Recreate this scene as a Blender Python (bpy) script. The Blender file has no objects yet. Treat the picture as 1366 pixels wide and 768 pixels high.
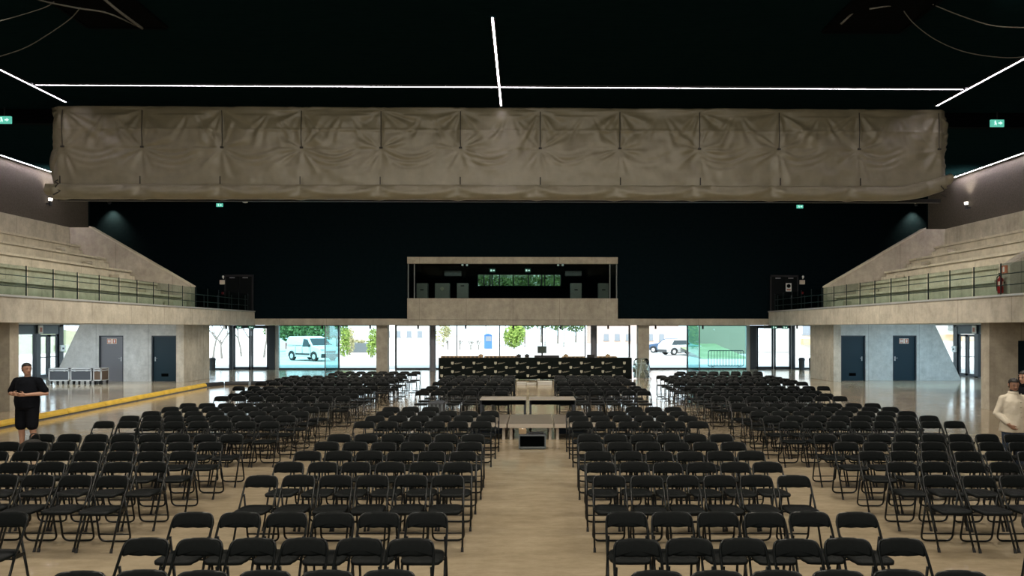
import bpy, bmesh, math, random
from math import sin, cos, pi, radians, sqrt, atan2
from mathutils import Vector, Matrix, noise
random.seed(7)
scn = bpy.context.scene
COL = scn.collection
# ------------------------------------------------------------------ camera frame
YAW = radians(0.85); CA, SA = cos(YAW), sin(YAW)
CX, CZ, F, PX, PY = 0.57, 2.45, 1000.0, 712.8, 438.0
def P(x, y, Y):
    """photo pixel at hall depth Y -> world point (measuring aid)"""
    u = (x - PX) / F
    xr = Y * (u*CA + SA) / (CA - u*SA)
    d = Y*CA + xr*SA
    return Vector((xr + CX, Y, CZ - (y - PY)/F*d))
def PXW(x, Y): return P(x, 438, Y).x
def cam_to_world(xc, d): return (CX + xc*CA + d*SA, -xc*SA + d*CA)

# ------------------------------------------------------------------ materials
def mat(name, color, rough=0.6, metal=0.0, emit=None, emit_s=0.0, spec=None):
    m = bpy.data.materials.new(name); m.use_nodes = True
    b = m.node_tree.nodes['Principled BSDF']
    b.inputs['Base Color'].default_value = (*color, 1)
    b.inputs['Roughness'].default_value = rough
    b.inputs['Metallic'].default_value = metal
    if spec is not None: b.inputs['Specular IOR Level'].default_value = spec
    if emit:
        b.inputs['Emission Color'].default_value = (*emit, 1)
        b.inputs['Emission Strength'].default_value = emit_s
    return m
def noisy(name, c1, c2, scale=(1,1,1), nscale=2.0, rough=0.7, detail=6, bump=0.0, bscale=30, rough2=None, spec=None, lo=.3, hi=.7, distort=0.0):
    m = mat(name, c1, rough, spec=spec)
    nt = m.node_tree; N = nt.nodes; L = nt.links; b = N['Principled BSDF']
    tc = N.new('ShaderNodeTexCoord'); mp = N.new('ShaderNodeMapping'); mp.inputs['Scale'].default_value = scale
    L.new(tc.outputs['Object'], mp.inputs['Vector'])
    n = N.new('ShaderNodeTexNoise'); n.inputs['Scale'].default_value = nscale; n.inputs['Detail'].default_value = detail
    n.inputs['Distortion'].default_value = distort
    L.new(mp.outputs[0], n.inputs['Vector'])
    r = N.new('ShaderNodeValToRGB'); r.color_ramp.elements[0].position = lo; r.color_ramp.elements[1].position = hi
    r.color_ramp.elements[0].color = (*c1, 1); r.color_ramp.elements[1].color = (*c2, 1)
    L.new(n.outputs['Fac'], r.inputs['Fac']); L.new(r.outputs['Color'], b.inputs['Base Color'])
    if rough2 is not None:
        mr = N.new('ShaderNodeMapRange'); mr.inputs['From Min'].default_value = .3; mr.inputs['From Max'].default_value = .7
        mr.inputs['To Min'].default_value = rough; mr.inputs['To Max'].default_value = rough2
        L.new(n.outputs['Fac'], mr.inputs['Value']); L.new(mr.outputs[0], b.inputs['Roughness'])
    if bump:
        n2 = N.new('ShaderNodeTexNoise'); n2.inputs['Scale'].default_value = bscale; n2.inputs['Detail'].default_value = 4
        L.new(tc.outputs['Object'], n2.inputs['Vector'])
        bp = N.new('ShaderNodeBump'); bp.inputs['Strength'].default_value = bump; bp.inputs['Distance'].default_value = .02
        L.new(n2.outputs['Fac'], bp.inputs['Height']); L.new(bp.outputs[0], b.inputs['Normal'])
    return m
def concrete(name, c1, c2, joint=None):
    """board-formed concrete: mottled, streaked, with pour stains and formwork joints"""
    m = mat(name, c1, .78)
    nt = m.node_tree; N = nt.nodes; L = nt.links; b = N['Principled BSDF']
    tc = N.new('ShaderNodeTexCoord')
    n1 = N.new('ShaderNodeTexNoise'); n1.inputs['Scale'].default_value = .9; n1.inputs['Detail'].default_value = 9; n1.inputs['Roughness'].default_value = .65
    L.new(tc.outputs['Object'], n1.inputs['Vector'])
    mp = N.new('ShaderNodeMapping'); mp.inputs['Scale'].default_value = (2.2, 2.2, .5)
    L.new(tc.outputs['Object'], mp.inputs['Vector'])
    n2 = N.new('ShaderNodeTexNoise'); n2.inputs['Scale'].default_value = 1.2; n2.inputs['Detail'].default_value = 10; n2.inputs['Roughness'].default_value = .7
    L.new(mp.outputs[0], n2.inputs['Vector'])
    ad = N.new('ShaderNodeMath'); ad.operation = 'ADD'; L.new(n1.outputs['Fac'], ad.inputs[0]); L.new(n2.outputs['Fac'], ad.inputs[1])
    mr = N.new('ShaderNodeMapRange'); mr.inputs['From Min'].default_value = .72; mr.inputs['From Max'].default_value = 1.28
    L.new(ad.outputs[0], mr.inputs['Value'])
    r = N.new('ShaderNodeValToRGB'); r.color_ramp.elements[0].color = (*c1, 1); r.color_ramp.elements[1].color = (*c2, 1)
    L.new(mr.outputs[0], r.inputs['Fac'])
    out = r.outputs['Color']
    nf = N.new('ShaderNodeTexNoise'); nf.inputs['Scale'].default_value = 3.2; nf.inputs['Detail'].default_value = 12; nf.inputs['Roughness'].default_value = .75
    L.new(tc.outputs['Object'], nf.inputs['Vector'])
    rf = N.new('ShaderNodeMapRange'); rf.inputs['From Min'].default_value = .34; rf.inputs['From Max'].default_value = .60; rf.inputs['To Min'].default_value = .78; rf.inputs['To Max'].default_value = 1.04
    L.new(nf.outputs['Fac'], rf.inputs['Value'])
    ml = N.new('ShaderNodeMix'); ml.data_type = 'RGBA'; ml.blend_type = 'MULTIPLY'; ml.inputs['Factor'].default_value = 1
    L.new(out, ml.inputs['A']); L.new(rf.outputs[0], ml.inputs['B']); out = ml.outputs['Result']
    if joint:
        sx = N.new('ShaderNodeSeparateXYZ'); L.new(tc.outputs['Object'], sx.inputs[0])
        for axis, step in joint:
            md = N.new('ShaderNodeMath'); md.operation = 'PINGPONG'; md.inputs[1].default_value = step/2
            L.new(sx.outputs[axis], md.inputs[0])
            lt = N.new('ShaderNodeMath'); lt.operation = 'LESS_THAN'; lt.inputs[1].default_value = .018
            L.new(md.outputs[0], lt.inputs[0])
            sc = N.new('ShaderNodeMath'); sc.operation = 'MULTIPLY'; sc.inputs[1].default_value = .38; L.new(lt.outputs[0], sc.inputs[0])
            mx = N.new('ShaderNodeMix'); mx.data_type = 'RGBA'; mx.inputs['B'].default_value = (c1[0]*.4, c1[1]*.4, c1[2]*.4, 1)
            L.new(sc.outputs[0], mx.inputs['Factor']); L.new(out, mx.inputs['A']); out = mx.outputs['Result']
    L.new(out, b.inputs['Base Color'])
    n3 = N.new('ShaderNodeTexNoise'); n3.inputs['Scale'].default_value = 14; n3.inputs['Detail'].default_value = 6
    L.new(tc.outputs['Object'], n3.inputs['Vector'])
    bp = N.new('ShaderNodeBump'); bp.inputs['Strength'].default_value = .25; bp.inputs['Distance'].default_value = .02
    L.new(n3.outputs['Fac'], bp.inputs['Height']); L.new(bp.outputs[0], b.inputs['Normal'])
    return m
def glass(name, tint, refl=0.5):
    m = bpy.data.materials.new(name); m.use_nodes = True
    nt = m.node_tree; N = nt.nodes; L = nt.links
    N.remove(N['Principled BSDF'])
    t = N.new('ShaderNodeBsdfTransparent'); t.inputs['Color'].default_value = (*tint, 1)
    g = N.new('ShaderNodeBsdfGlossy'); g.inputs['Roughness'].default_value = .02
    f = N.new('ShaderNodeFresnel'); f.inputs['IOR'].default_value = 1.45
    k = N.new('ShaderNodeMath'); k.operation = 'MULTIPLY'; k.inputs[1].default_value = refl
    mx = N.new('ShaderNodeMixShader')
    L.new(f.outputs[0], k.inputs[0]); L.new(k.outputs[0], mx.inputs[0]); L.new(t.outputs[0], mx.inputs[1]); L.new(g.outputs[0], mx.inputs[2])
    L.new(mx.outputs[0], N['Material Output'].inputs['Surface'])
    return m

def floor_mat(name, c1, c2):
    m = mat(name, c1, .2); nt = m.node_tree; N = nt.nodes; L = nt.links; b = N['Principled BSDF']
    tc = N.new('ShaderNodeTexCoord')
    def nz(scale, sc, det, ro):
        mp = N.new('ShaderNodeMapping'); mp.inputs['Scale'].default_value = sc; L.new(tc.outputs['Object'], mp.inputs['Vector'])
        n = N.new('ShaderNodeTexNoise'); n.inputs['Scale'].default_value = scale; n.inputs['Detail'].default_value = det; n.inputs['Roughness'].default_value = ro
        L.new(mp.outputs[0], n.inputs['Vector']); return n.outputs['Fac']
    a = nz(.45, (1, 1, 1), 6, .6); c = nz(6, (.8, 1.4, 1), 12, .75); d = nz(2.2, (.55, 1.7, 1), 10, .65)
    s1 = N.new('ShaderNodeMath'); s1.operation = 'ADD'; L.new(a, s1.inputs[0]); L.new(c, s1.inputs[1])
    s2 = N.new('ShaderNodeMath'); s2.operation = 'ADD'; L.new(s1.outputs[0], s2.inputs[0]); L.new(d, s2.inputs[1])
    mr = N.new('ShaderNodeMapRange'); mr.inputs['From Min'].default_value = 1.2; mr.inputs['From Max'].default_value = 1.8; L.new(s2.outputs[0], mr.inputs['Value'])
    r = N.new('ShaderNodeValToRGB'); r.color_ramp.elements[0].color = (*c1, 1); r.color_ramp.elements[1].color = (*c2, 1)
    L.new(mr.outputs[0], r.inputs['Fac']); L.new(r.outputs[0], b.inputs['Base Color'])
    rr = N.new('ShaderNodeMapRange'); rr.inputs['From Min'].default_value = 1.2; rr.inputs['From Max'].default_value = 1.8; rr.inputs['To Min'].default_value = .07; rr.inputs['To Max'].default_value = .19
    L.new(s2.outputs[0], rr.inputs['Value']); L.new(rr.outputs[0], b.inputs['Roughness'])
    bp = N.new('ShaderNodeBump'); bp.inputs['Strength'].default_value = .05; bp.inputs['Distance'].default_value = .01; L.new(a, bp.inputs['Height']); L.new(bp.outputs[0], b.inputs['Normal'])
    return m
M = {}
M['floor'] = floor_mat('polished_concrete_floor', (.275,.218,.14), (.42,.345,.235))
M['lobby_floor'] = noisy('polished_grey_floor', (.22,.21,.19), (.31,.30,.28), (1,1,1), 1.1, .08, 8, .02, 9, .2)
M['concrete'] = concrete('board_formed_concrete', (.36,.325,.265), (.56,.52,.44), joint=((1, 2.6),))
M['concrete_x'] = concrete('panelled_concrete', (.33,.297,.238), (.48,.44,.36), joint=((0, 2.6),))
M['concrete_grey'] = concrete('grey_lobby_concrete', (.44,.44,.415), (.60,.60,.575), joint=((0, 2.4),))
M['concrete_tier'] = concrete('pale_tier_concrete', (.46,.42,.33), (.62,.57,.46), joint=((1, 3.1),))
M['black_wall'] = noisy('black_acoustic_wall', (.0022,.0062,.0085), (.0042,.0092,.012), (1,1,1), 6, .95, 4, .3, 60, spec=.0)
M['side_wall'] = noisy('dark_perforated_cladding', (.060,.052,.042), (.094,.083,.068), (1,1,1), 24, .85, 8, .5, 60, spec=.15)
M['ceiling'] = noisy('black_ceiling', (.0022,.0085,.0100), (.0040,.0120,.0135), (1,4,1), 3, .95, 4, spec=.0)
M['black'] = mat('flat_black', (.0012,.0018,.002), .9, spec=.02)
M['chair_pad'] = noisy('black_vinyl', (.0022,.0035,.0036), (.0040,.0056,.0056), (1,1,1), 30, .55, 4, .2, 220, spec=.11)
M['chair_tube'] = mat('black_lacquered_tube', (.002,.0034,.0038), .28, spec=.35)
M['rubber'] = mat('black_rubber', (.006,.006,.006), .7)
M['curtain'] = noisy('taupe_curtain_cloth', (.172,.154,.100), (.212,.190,.127), (1,1,1), 3, .42, 6, .15, 60, spec=.6)
M['strap'] = mat('dark_strap', (.03,.027,.022), .8)
M['strip'] = mat('lit_diffuser', (.9,.88,.95), .4, emit=(1,.90,1), emit_s=22)
M['cove'] = mat('lit_cove_diffuser', (.9,.88,.95), .4, emit=(1,.90,1), emit_s=75)
M['housing'] = mat('black_housing', (.01,.01,.012), .5)
M['frame'] = mat('dark_window_frame', (.022,.027,.034), .4)
M['frame_light'] = mat('pale_aluminium_frame', (.42,.43,.42), .4, .3)
M['frame_grey'] = mat('grey_transom_panel', (.12,.14,.15), .5)
M['column'] = mat('grey_painted_column', (.16,.165,.19), .55)
M['glass'] = glass('clear_glass', (.96,.98,.98), .5)
M['glass_tint'] = glass('teal_tinted_glass', (.64,.87,.885), .4)
M['glass_rail'] = glass('greenish_glass', (.80,.865,.84), .06)
M['glass_box'] = glass('dark_control_room_glass', (.74,.80,.79), .12)
M['door_dark'] = mat('dark_blue_steel_door', (.005,.021,.032), .5, spec=.3)
M['door_grey'] = mat('grey_steel_door', (.14,.14,.15), .35)
M['steel'] = mat('brushed_steel', (.55,.55,.55), .3, 1)
M['alu'] = mat('aluminium_edge', (.62,.61,.60), .35, .6)
M['case'] = mat('grey_case_laminate', (.055,.06,.07), .5)
M['case_brown'] = mat('brown_case_wood', (.10,.06,.035), .6)
M['yellow'] = noisy('worn_yellow_paint', (.52,.33,.03), (.72,.48,.06), (1,1,1), 4, .5, 6)
M['black_kerb'] = mat('black_kerb_rubber', (.014,.016,.02), .5)
M['white'] = mat('white_paint', (.8,.8,.78), .5)
M['carton'] = mat('white_carton', (.50,.49,.46), .7)
M['door_black'] = mat('black_steel_door', (.004,.006,.007), .6, spec=.1)
M['red'] = mat('red_enamel', (.30,.012,.014), .3)
M['exit'] = mat('lit_green_exit_panel', (.03,.3,.2), .4, emit=(.12,.55,.42), emit_s=.9)
M['exit_mark'] = mat('lit_white_pictogram', (.8,.9,.85), .4, emit=(.7,1,.9), emit_s=1.1)
M['exit_off'] = mat('green_exit_panel', (.05,.30,.20), .4)
M['sign_red'] = mat('red_sign_print', (.50,.16,.09), .5)
M['sign_cream'] = mat('cream_sign_plate', (.75,.66,.55), .5)
M['tabletop'] = mat('pale_laminate', (.42,.37,.31), .35)
M['deck'] = noisy('stage_deck_plywood', (.19,.16,.125), (.27,.235,.19), (1,6,1), 4, .3, 5)
M['tan'] = mat('tan_card', (.36,.25,.14), .7)
M['cloth_black'] = noisy('black_printed_cloth', (.003,.005,.0045), (.006,.0085,.0075), (1,1,1), 8, .9, spec=.1)
M['logo'] = mat('cream_logo_print', (.38,.36,.28), .7)
M['logo_dim'] = mat('pale_script_print', (.20,.19,.15), .7)
M['glass_dim'] = glass('dim_glass', (.50,.56,.50), .5)
M['plastic'] = glass('clear_plastic_sheet', (.80,.87,.84), 1.2)
M['cabinet'] = mat('grey_cabinet_paint', (.20,.205,.19), .5)
M['blue'] = mat('blue_paint', (.06,.17,.42), .5)
M['blue_panel'] = mat('dark_blue_panel', (.012,.03,.06), .7)
M['screen'] = mat('dark_screen', (.02,.035,.03), .25)
M['skin'] = noisy('skin', (.40,.22,.15), (.46,.26,.18), (1,1,1), 12, .55)
M['skin_dark'] = noisy('tanned_skin', (.27,.14,.09), (.32,.17,.11), (1,1,1), 12, .55)
M['hair'] = mat('dark_hair', (.010,.008,.007), .6)
M['tee'] = noisy('black_cotton', (.004,.005,.007), (.007,.008,.011), (1,1,1), 9, .95, spec=.1)
M['shirt'] = noisy('cream_shirt', (.52,.46,.36), (.62,.56,.46), (1,1,1), 6, .85, 6, .3, 14)
M['jeans'] = noisy('blue_denim', (.02,.035,.065), (.035,.055,.10), (1,1,1), 12, .9)
M['shoe'] = mat('dark_shoe', (.015,.014,.014), .6)
M['eye'] = mat('eye', (.02,.015,.012), .3)
M['lip'] = mat('lips', (.28,.10,.08), .5)
M['bag'] = noisy('dark_backpack_fabric', (.006,.006,.005), (.020,.018,.015), (1,1,1), 14, .85)
M['pave'] = noisy('pale_paving', (.50,.49,.47), (.58,.57,.55), (1,1,1), .3, .85)
M['leaf_a'] = noisy('light_green_leaves', (.13,.22,.03), (.30,.40,.08), (1,1,1), 4, .8)
M['leaf_b'] = noisy('mid_green_leaves', (.06,.14,.04), (.15,.24,.08), (1,1,1), 3, .8)
M['leaf_c'] = noisy('yellow_leaves', (.30,.27,.12), (.45,.42,.22), (1,1,1), 3, .8)
M['grass'] = noisy('grass', (.15,.19,.09), (.24,.27,.15), (1,1,1), .6, .95)
M['bark'] = mat('grey_bark', (.20,.18,.16), .9)
M['van'] = mat('white_car_paint', (.78,.79,.80), .25)
M['car_blue'] = mat('blue_car_paint', (.05,.10,.19), .3)
M['car_silver'] = mat('silver_car_paint', (.55,.56,.58), .3)
M['car_glass'] = mat('dark_car_glass', (.02,.03,.035), .08)
M['tyre'] = mat('tyre', (.02,.02,.02), .8)
M['trimblk'] = mat('black_trim', (.03,.03,.032), .6)
M['lamp_glass'] = mat('headlamp', (.6,.62,.65), .15)
M['render_pink'] = noisy('pink_render', (.55,.40,.33), (.62,.46,.38), (1,1,1), .5, .9)
M['render_white'] = mat('white_render', (.70,.68,.64), .9)
M['render_orange'] = mat('orange_render', (.62,.40,.22), .9)
M['render_tan'] = mat('tan_wall', (.25,.225,.165), .9)
M['win_dark'] = mat('grey_house_window', (.22,.24,.27), .3)
M['barrier'] = mat('galvanised_barrier', (.06,.075,.085), .5, .4)
M['bin'] = mat('dark_grey_bin', (.03,.036,.042), .5)
M['rope'] = mat('grey_cable', (.055,.052,.042), .8)
M['lamp_on'] = mat('lit_lamp', (.9,.9,.85), .4, emit=(1,.93,.82), emit_s=5)

# ------------------------------------------------------------------ mesh helpers
def link(name, me, m, parent=None):
    o = bpy.data.objects.new(name, me)
    if m is not None: me.materials.append(m)
    COL.objects.link(o)
    if parent is not None: o.parent = parent
    return o
def obj(name, bm, m, parent=None, smooth=False, loc=None, rot=None):
    me = bpy.data.meshes.new(name)
    bm.normal_update(); bm.to_mesh(me); bm.free()
    if smooth:
        for p in me.polygons: p.use_smooth = True
    o = link(name, me, m, parent)
    if loc is not None: o.location = loc
    if rot is not None: o.rotation_euler = rot
    return o
def tag(o, label=None, cat=None, group=None, kind=None):
    if label: o['label'] = label
    if cat: o['category'] = cat
    if group: o['group'] = group
    if kind: o['kind'] = kind
    return o
def struct(o, label=None, cat=None):
    o['kind'] = 'structure'
    if label: o['label'] = label
    if cat: o['category'] = cat
    return o
def empty(name, loc, rz=0.0, label=None, cat=None, group=None):
    o = bpy.data.objects.new(name, None); COL.objects.link(o)
    o.location = loc; o.rotation_euler = (0, 0, rz); o.empty_display_size = .1
    return tag(o, label, cat, group)
def NB(): return bmesh.new()
def box(bm, x0, x1, y0, y1, z0, z1, bev=0.0, seg=2):
    r = bmesh.ops.create_cube(bm, size=1)
    vs = r['verts']
    for v in vs:
        v.co = Vector(((x0+x1)/2 + v.co.x*(x1-x0), (y0+y1)/2 + v.co.y*(y1-y0), (z0+z1)/2 + v.co.z*(z1-z0)))
    if bev > 0:
        es = list({e for v in vs for e in v.link_edges})
        bmesh.ops.bevel(bm, geom=es, offset=bev, segments=seg, affect='EDGES', profile=.5)
    return bm
def cyl(bm, p0, p1, r0, r1=None, n=12, cap=True):
    p0, p1 = Vector(p0), Vector(p1); r1 = r0 if r1 is None else r1
    d = (p1-p0).normalized()
    a = d.orthogonal().normalized(); b = d.cross(a)
    A = [bm.verts.new(p0 + (a*cos(2*pi*i/n) + b*sin(2*pi*i/n))*r0) for i in range(n)]
    B = [bm.verts.new(p1 + (a*cos(2*pi*i/n) + b*sin(2*pi*i/n))*r1) for i in range(n)]
    for i in range(n): bm.faces.new((A[i], A[(i+1) % n], B[(i+1) % n], B[i]))
    if cap: bm.faces.new(A[::-1]); bm.faces.new(B)
def tube(bm, pts, r, n=8, cap=True):
    pts = [Vector(p) for p in pts]; k = len(pts)
    rad = r if isinstance(r, (list, tuple)) else [r]*k
    t0 = (pts[1]-pts[0]).normalized(); a = t0.orthogonal().normalized(); rings = []
    for i, p in enumerate(pts):
        t = (pts[min(i+1, k-1)] - pts[max(i-1, 0)]).normalized()
        a = (a - t*a.dot(t)); a = a.normalized() if a.length > 1e-6 else t.orthogonal().normalized()
        b = t.cross(a)
        rings.append([bm.verts.new(p + (a*cos(2*pi*j/n) + b*sin(2*pi*j/n))*rad[i]) for j in range(n)])
    for i in range(k-1):
        for j in range(n):
            bm.faces.new((rings[i][j], rings[i][(j+1) % n], rings[i+1][(j+1) % n], rings[i+1][j]))
    if cap: bm.faces.new(rings[0][::-1]); bm.faces.new(rings[-1])
def fillet(pts, rad, seg=5):
    pts = [Vector(p) for p in pts]; out = [pts[0]]
    for i in range(1, len(pts)-1):
        p = pts[i]; a = (pts[i-1]-p); b = (pts[i+1]-p)
        k = min(rad, a.length*.49, b.length*.49)
        s, e = p + a.normalized()*k, p + b.normalized()*k
        for j in range(seg+1):
            t = j/seg; out.append(s*(1-t)**2 + p*2*t*(1-t) + e*t*t)
    out.append(pts[-1]); return out
def prism(bm, poly, axis, a0, a1):
    """extrude a 2-D polygon along axis (0: poly=(y,z), 1: poly=(x,z), 2: poly=(x,y))"""
    def mk(p, a):
        return Vector((a, p[0], p[1])) if axis == 0 else Vector((p[0], a, p[1])) if axis == 1 else Vector((p[0], p[1], a))
    A = [bm.verts.new(mk(p, a0)) for p in poly]; B = [bm.verts.new(mk(p, a1)) for p in poly]
    n = len(poly)
    for i in range(n): bm.faces.new((A[i], A[(i+1) % n], B[(i+1) % n], B[i]))
    bm.faces.new(A[::-1]); bm.faces.new(B)
    bmesh.ops.recalc_face_normals(bm, faces=bm.faces)
def loft(bm, rings, n=16):
    """rings: (center, rx, ry[, zrot]) horizontal ellipses bottom to top, closed at both ends"""
    R = []
    for c, rx, ry in rings:
        c = Vector(c); R.append([bm.verts.new(c + Vector((rx*cos(2*pi*j/n), ry*sin(2*pi*j/n), 0))) for j in range(n)])
    for i in range(len(R)-1):
        for j in range(n): bm.faces.new((R[i][j], R[i][(j+1) % n], R[i+1][(j+1) % n], R[i+1][j]))
    bm.faces.new(R[0][::-1]); bm.faces.new(R[-1])
def capsule(bm, p0, r0, p1, r1, n=12):
    p0, p1 = Vector(p0), Vector(p1); d = (p1-p0)
    L = d.length; d = d/L if L > 1e-6 else Vector((0, 0, 1))
    pts, rr = [], []
    for t in (-.95, -.7, -.35, 0): pts.append(p0 + d*r0*t); rr.append(r0*sqrt(max(0.02, 1-t*t)))
    for t in (0, .35, .7, .95): pts.append(p1 + d*r1*t); rr.append(r1*sqrt(max(0.02, 1-t*t)))
    tube(bm, pts, rr, n)
def ball(bm, c, r, sub=2, scale=(1, 1, 1)):
    k = bmesh.ops.create_icosphere(bm, subdivisions=sub, radius=r)
    for v in k['verts']: v.co = Vector(c) + Vector((v.co.x*scale[0], v.co.y*scale[1], v.co.z*scale[2]))
def lathe(bm, prof, n=20, c=(0, 0)):
    R = [[bm.verts.new((c[0]+r*cos(2*pi*j/n), c[1]+r*sin(2*pi*j/n), z)) for j in range(n)] for r, z in prof]
    for i in range(len(R)-1):
        for j in range(n): bm.faces.new((R[i][j], R[i][(j+1) % n], R[i+1][(j+1) % n], R[i+1][j]))
    bm.faces.new(R[0][::-1]); bm.faces.new(R[-1])
def bx(name, m, dims, parent=None, bev=0.0):
    bm = NB(); box(bm, *dims, bev=bev); return obj(name, bm, m, parent)
def remeshed(name, bm, m, voxel, parent=None, smooth_it=2):
    """fuse overlapping shapes into one continuous skin"""
    bmesh.ops.recalc_face_normals(bm, faces=bm.faces)
    me = bpy.data.meshes.new(name+'_src'); bm.to_mesh(me); bm.free()
    t = bpy.data.objects.new(name+'_src', me); COL.objects.link(t)
    r = t.modifiers.new('r', 'REMESH'); r.mode = 'VOXEL'; r.voxel_size = voxel; r.use_smooth_shade = True
    if smooth_it:
        s = t.modifiers.new('s', 'SMOOTH'); s.factor = .5; s.iterations = smooth_it
    dg = bpy.context.evaluated_depsgraph_get()
    out = bpy.data.meshes.new_from_object(t.evaluated_get(dg)); out.name = name
    COL.objects.unlink(t); bpy.data.objects.remove(t); bpy.data.meshes.remove(me)
    for p in out.polygons: p.use_smooth = True
    out.materials.clear()
    return link(name, out, m, parent)
ORD = ['first', 'second', 'third', 'fourth', 'fifth', 'sixth', 'seventh', 'eighth', 'ninth', 'tenth', 'eleventh', 'twelfth', 'thirteenth', 'fourteenth', 'fifteenth', 'sixteenth', 'seventeenth', 'eighteenth', 'nineteenth', 'twentieth']
SIDES = ((-1, 'left'), (1, 'right'))

# ================================================================== SETTING
Y_BACK, Y_GLZ, Y_END, Y_BLK = 42.0, 45.0, 35.0, 22.4
CEIL = 9.45
def S(name, m, dims, bev=0, label=None, cat=None):
    return struct(bx(name, m, dims, bev=bev), label, cat)
S('floor', M['floor'], (-23.4, 23.4, -8, 45.1, -.3, 0), 0, 'polished tan concrete floor of the hall', 'floor')
S('ceiling', M['ceiling'], (-26, 26, -8, 45.3, CEIL, CEIL+.35), 0, 'flat black ceiling of the hall', 'ceiling')
S('wall_front', M['black_wall'], (-26, 26, -8.3, -8, -.3, CEIL), 0, 'black wall behind the stage', 'wall')
# black upper wall over the rear glazing with an opening for the control room
BX = 5.86
bm = NB()
for d in ((-26, -BX, Y_BACK, Y_BACK+.3, 3.0, CEIL), (BX, 26, Y_BACK, Y_BACK+.3, 3.0, CEIL), (-BX, BX, Y_BACK, Y_BACK+.3, 6.40, CEIL)): box(bm, *d)
struct(obj('wall_back', bm, M['black_wall']), 'black acoustic upper wall at the rear of the hall', 'wall')
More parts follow.
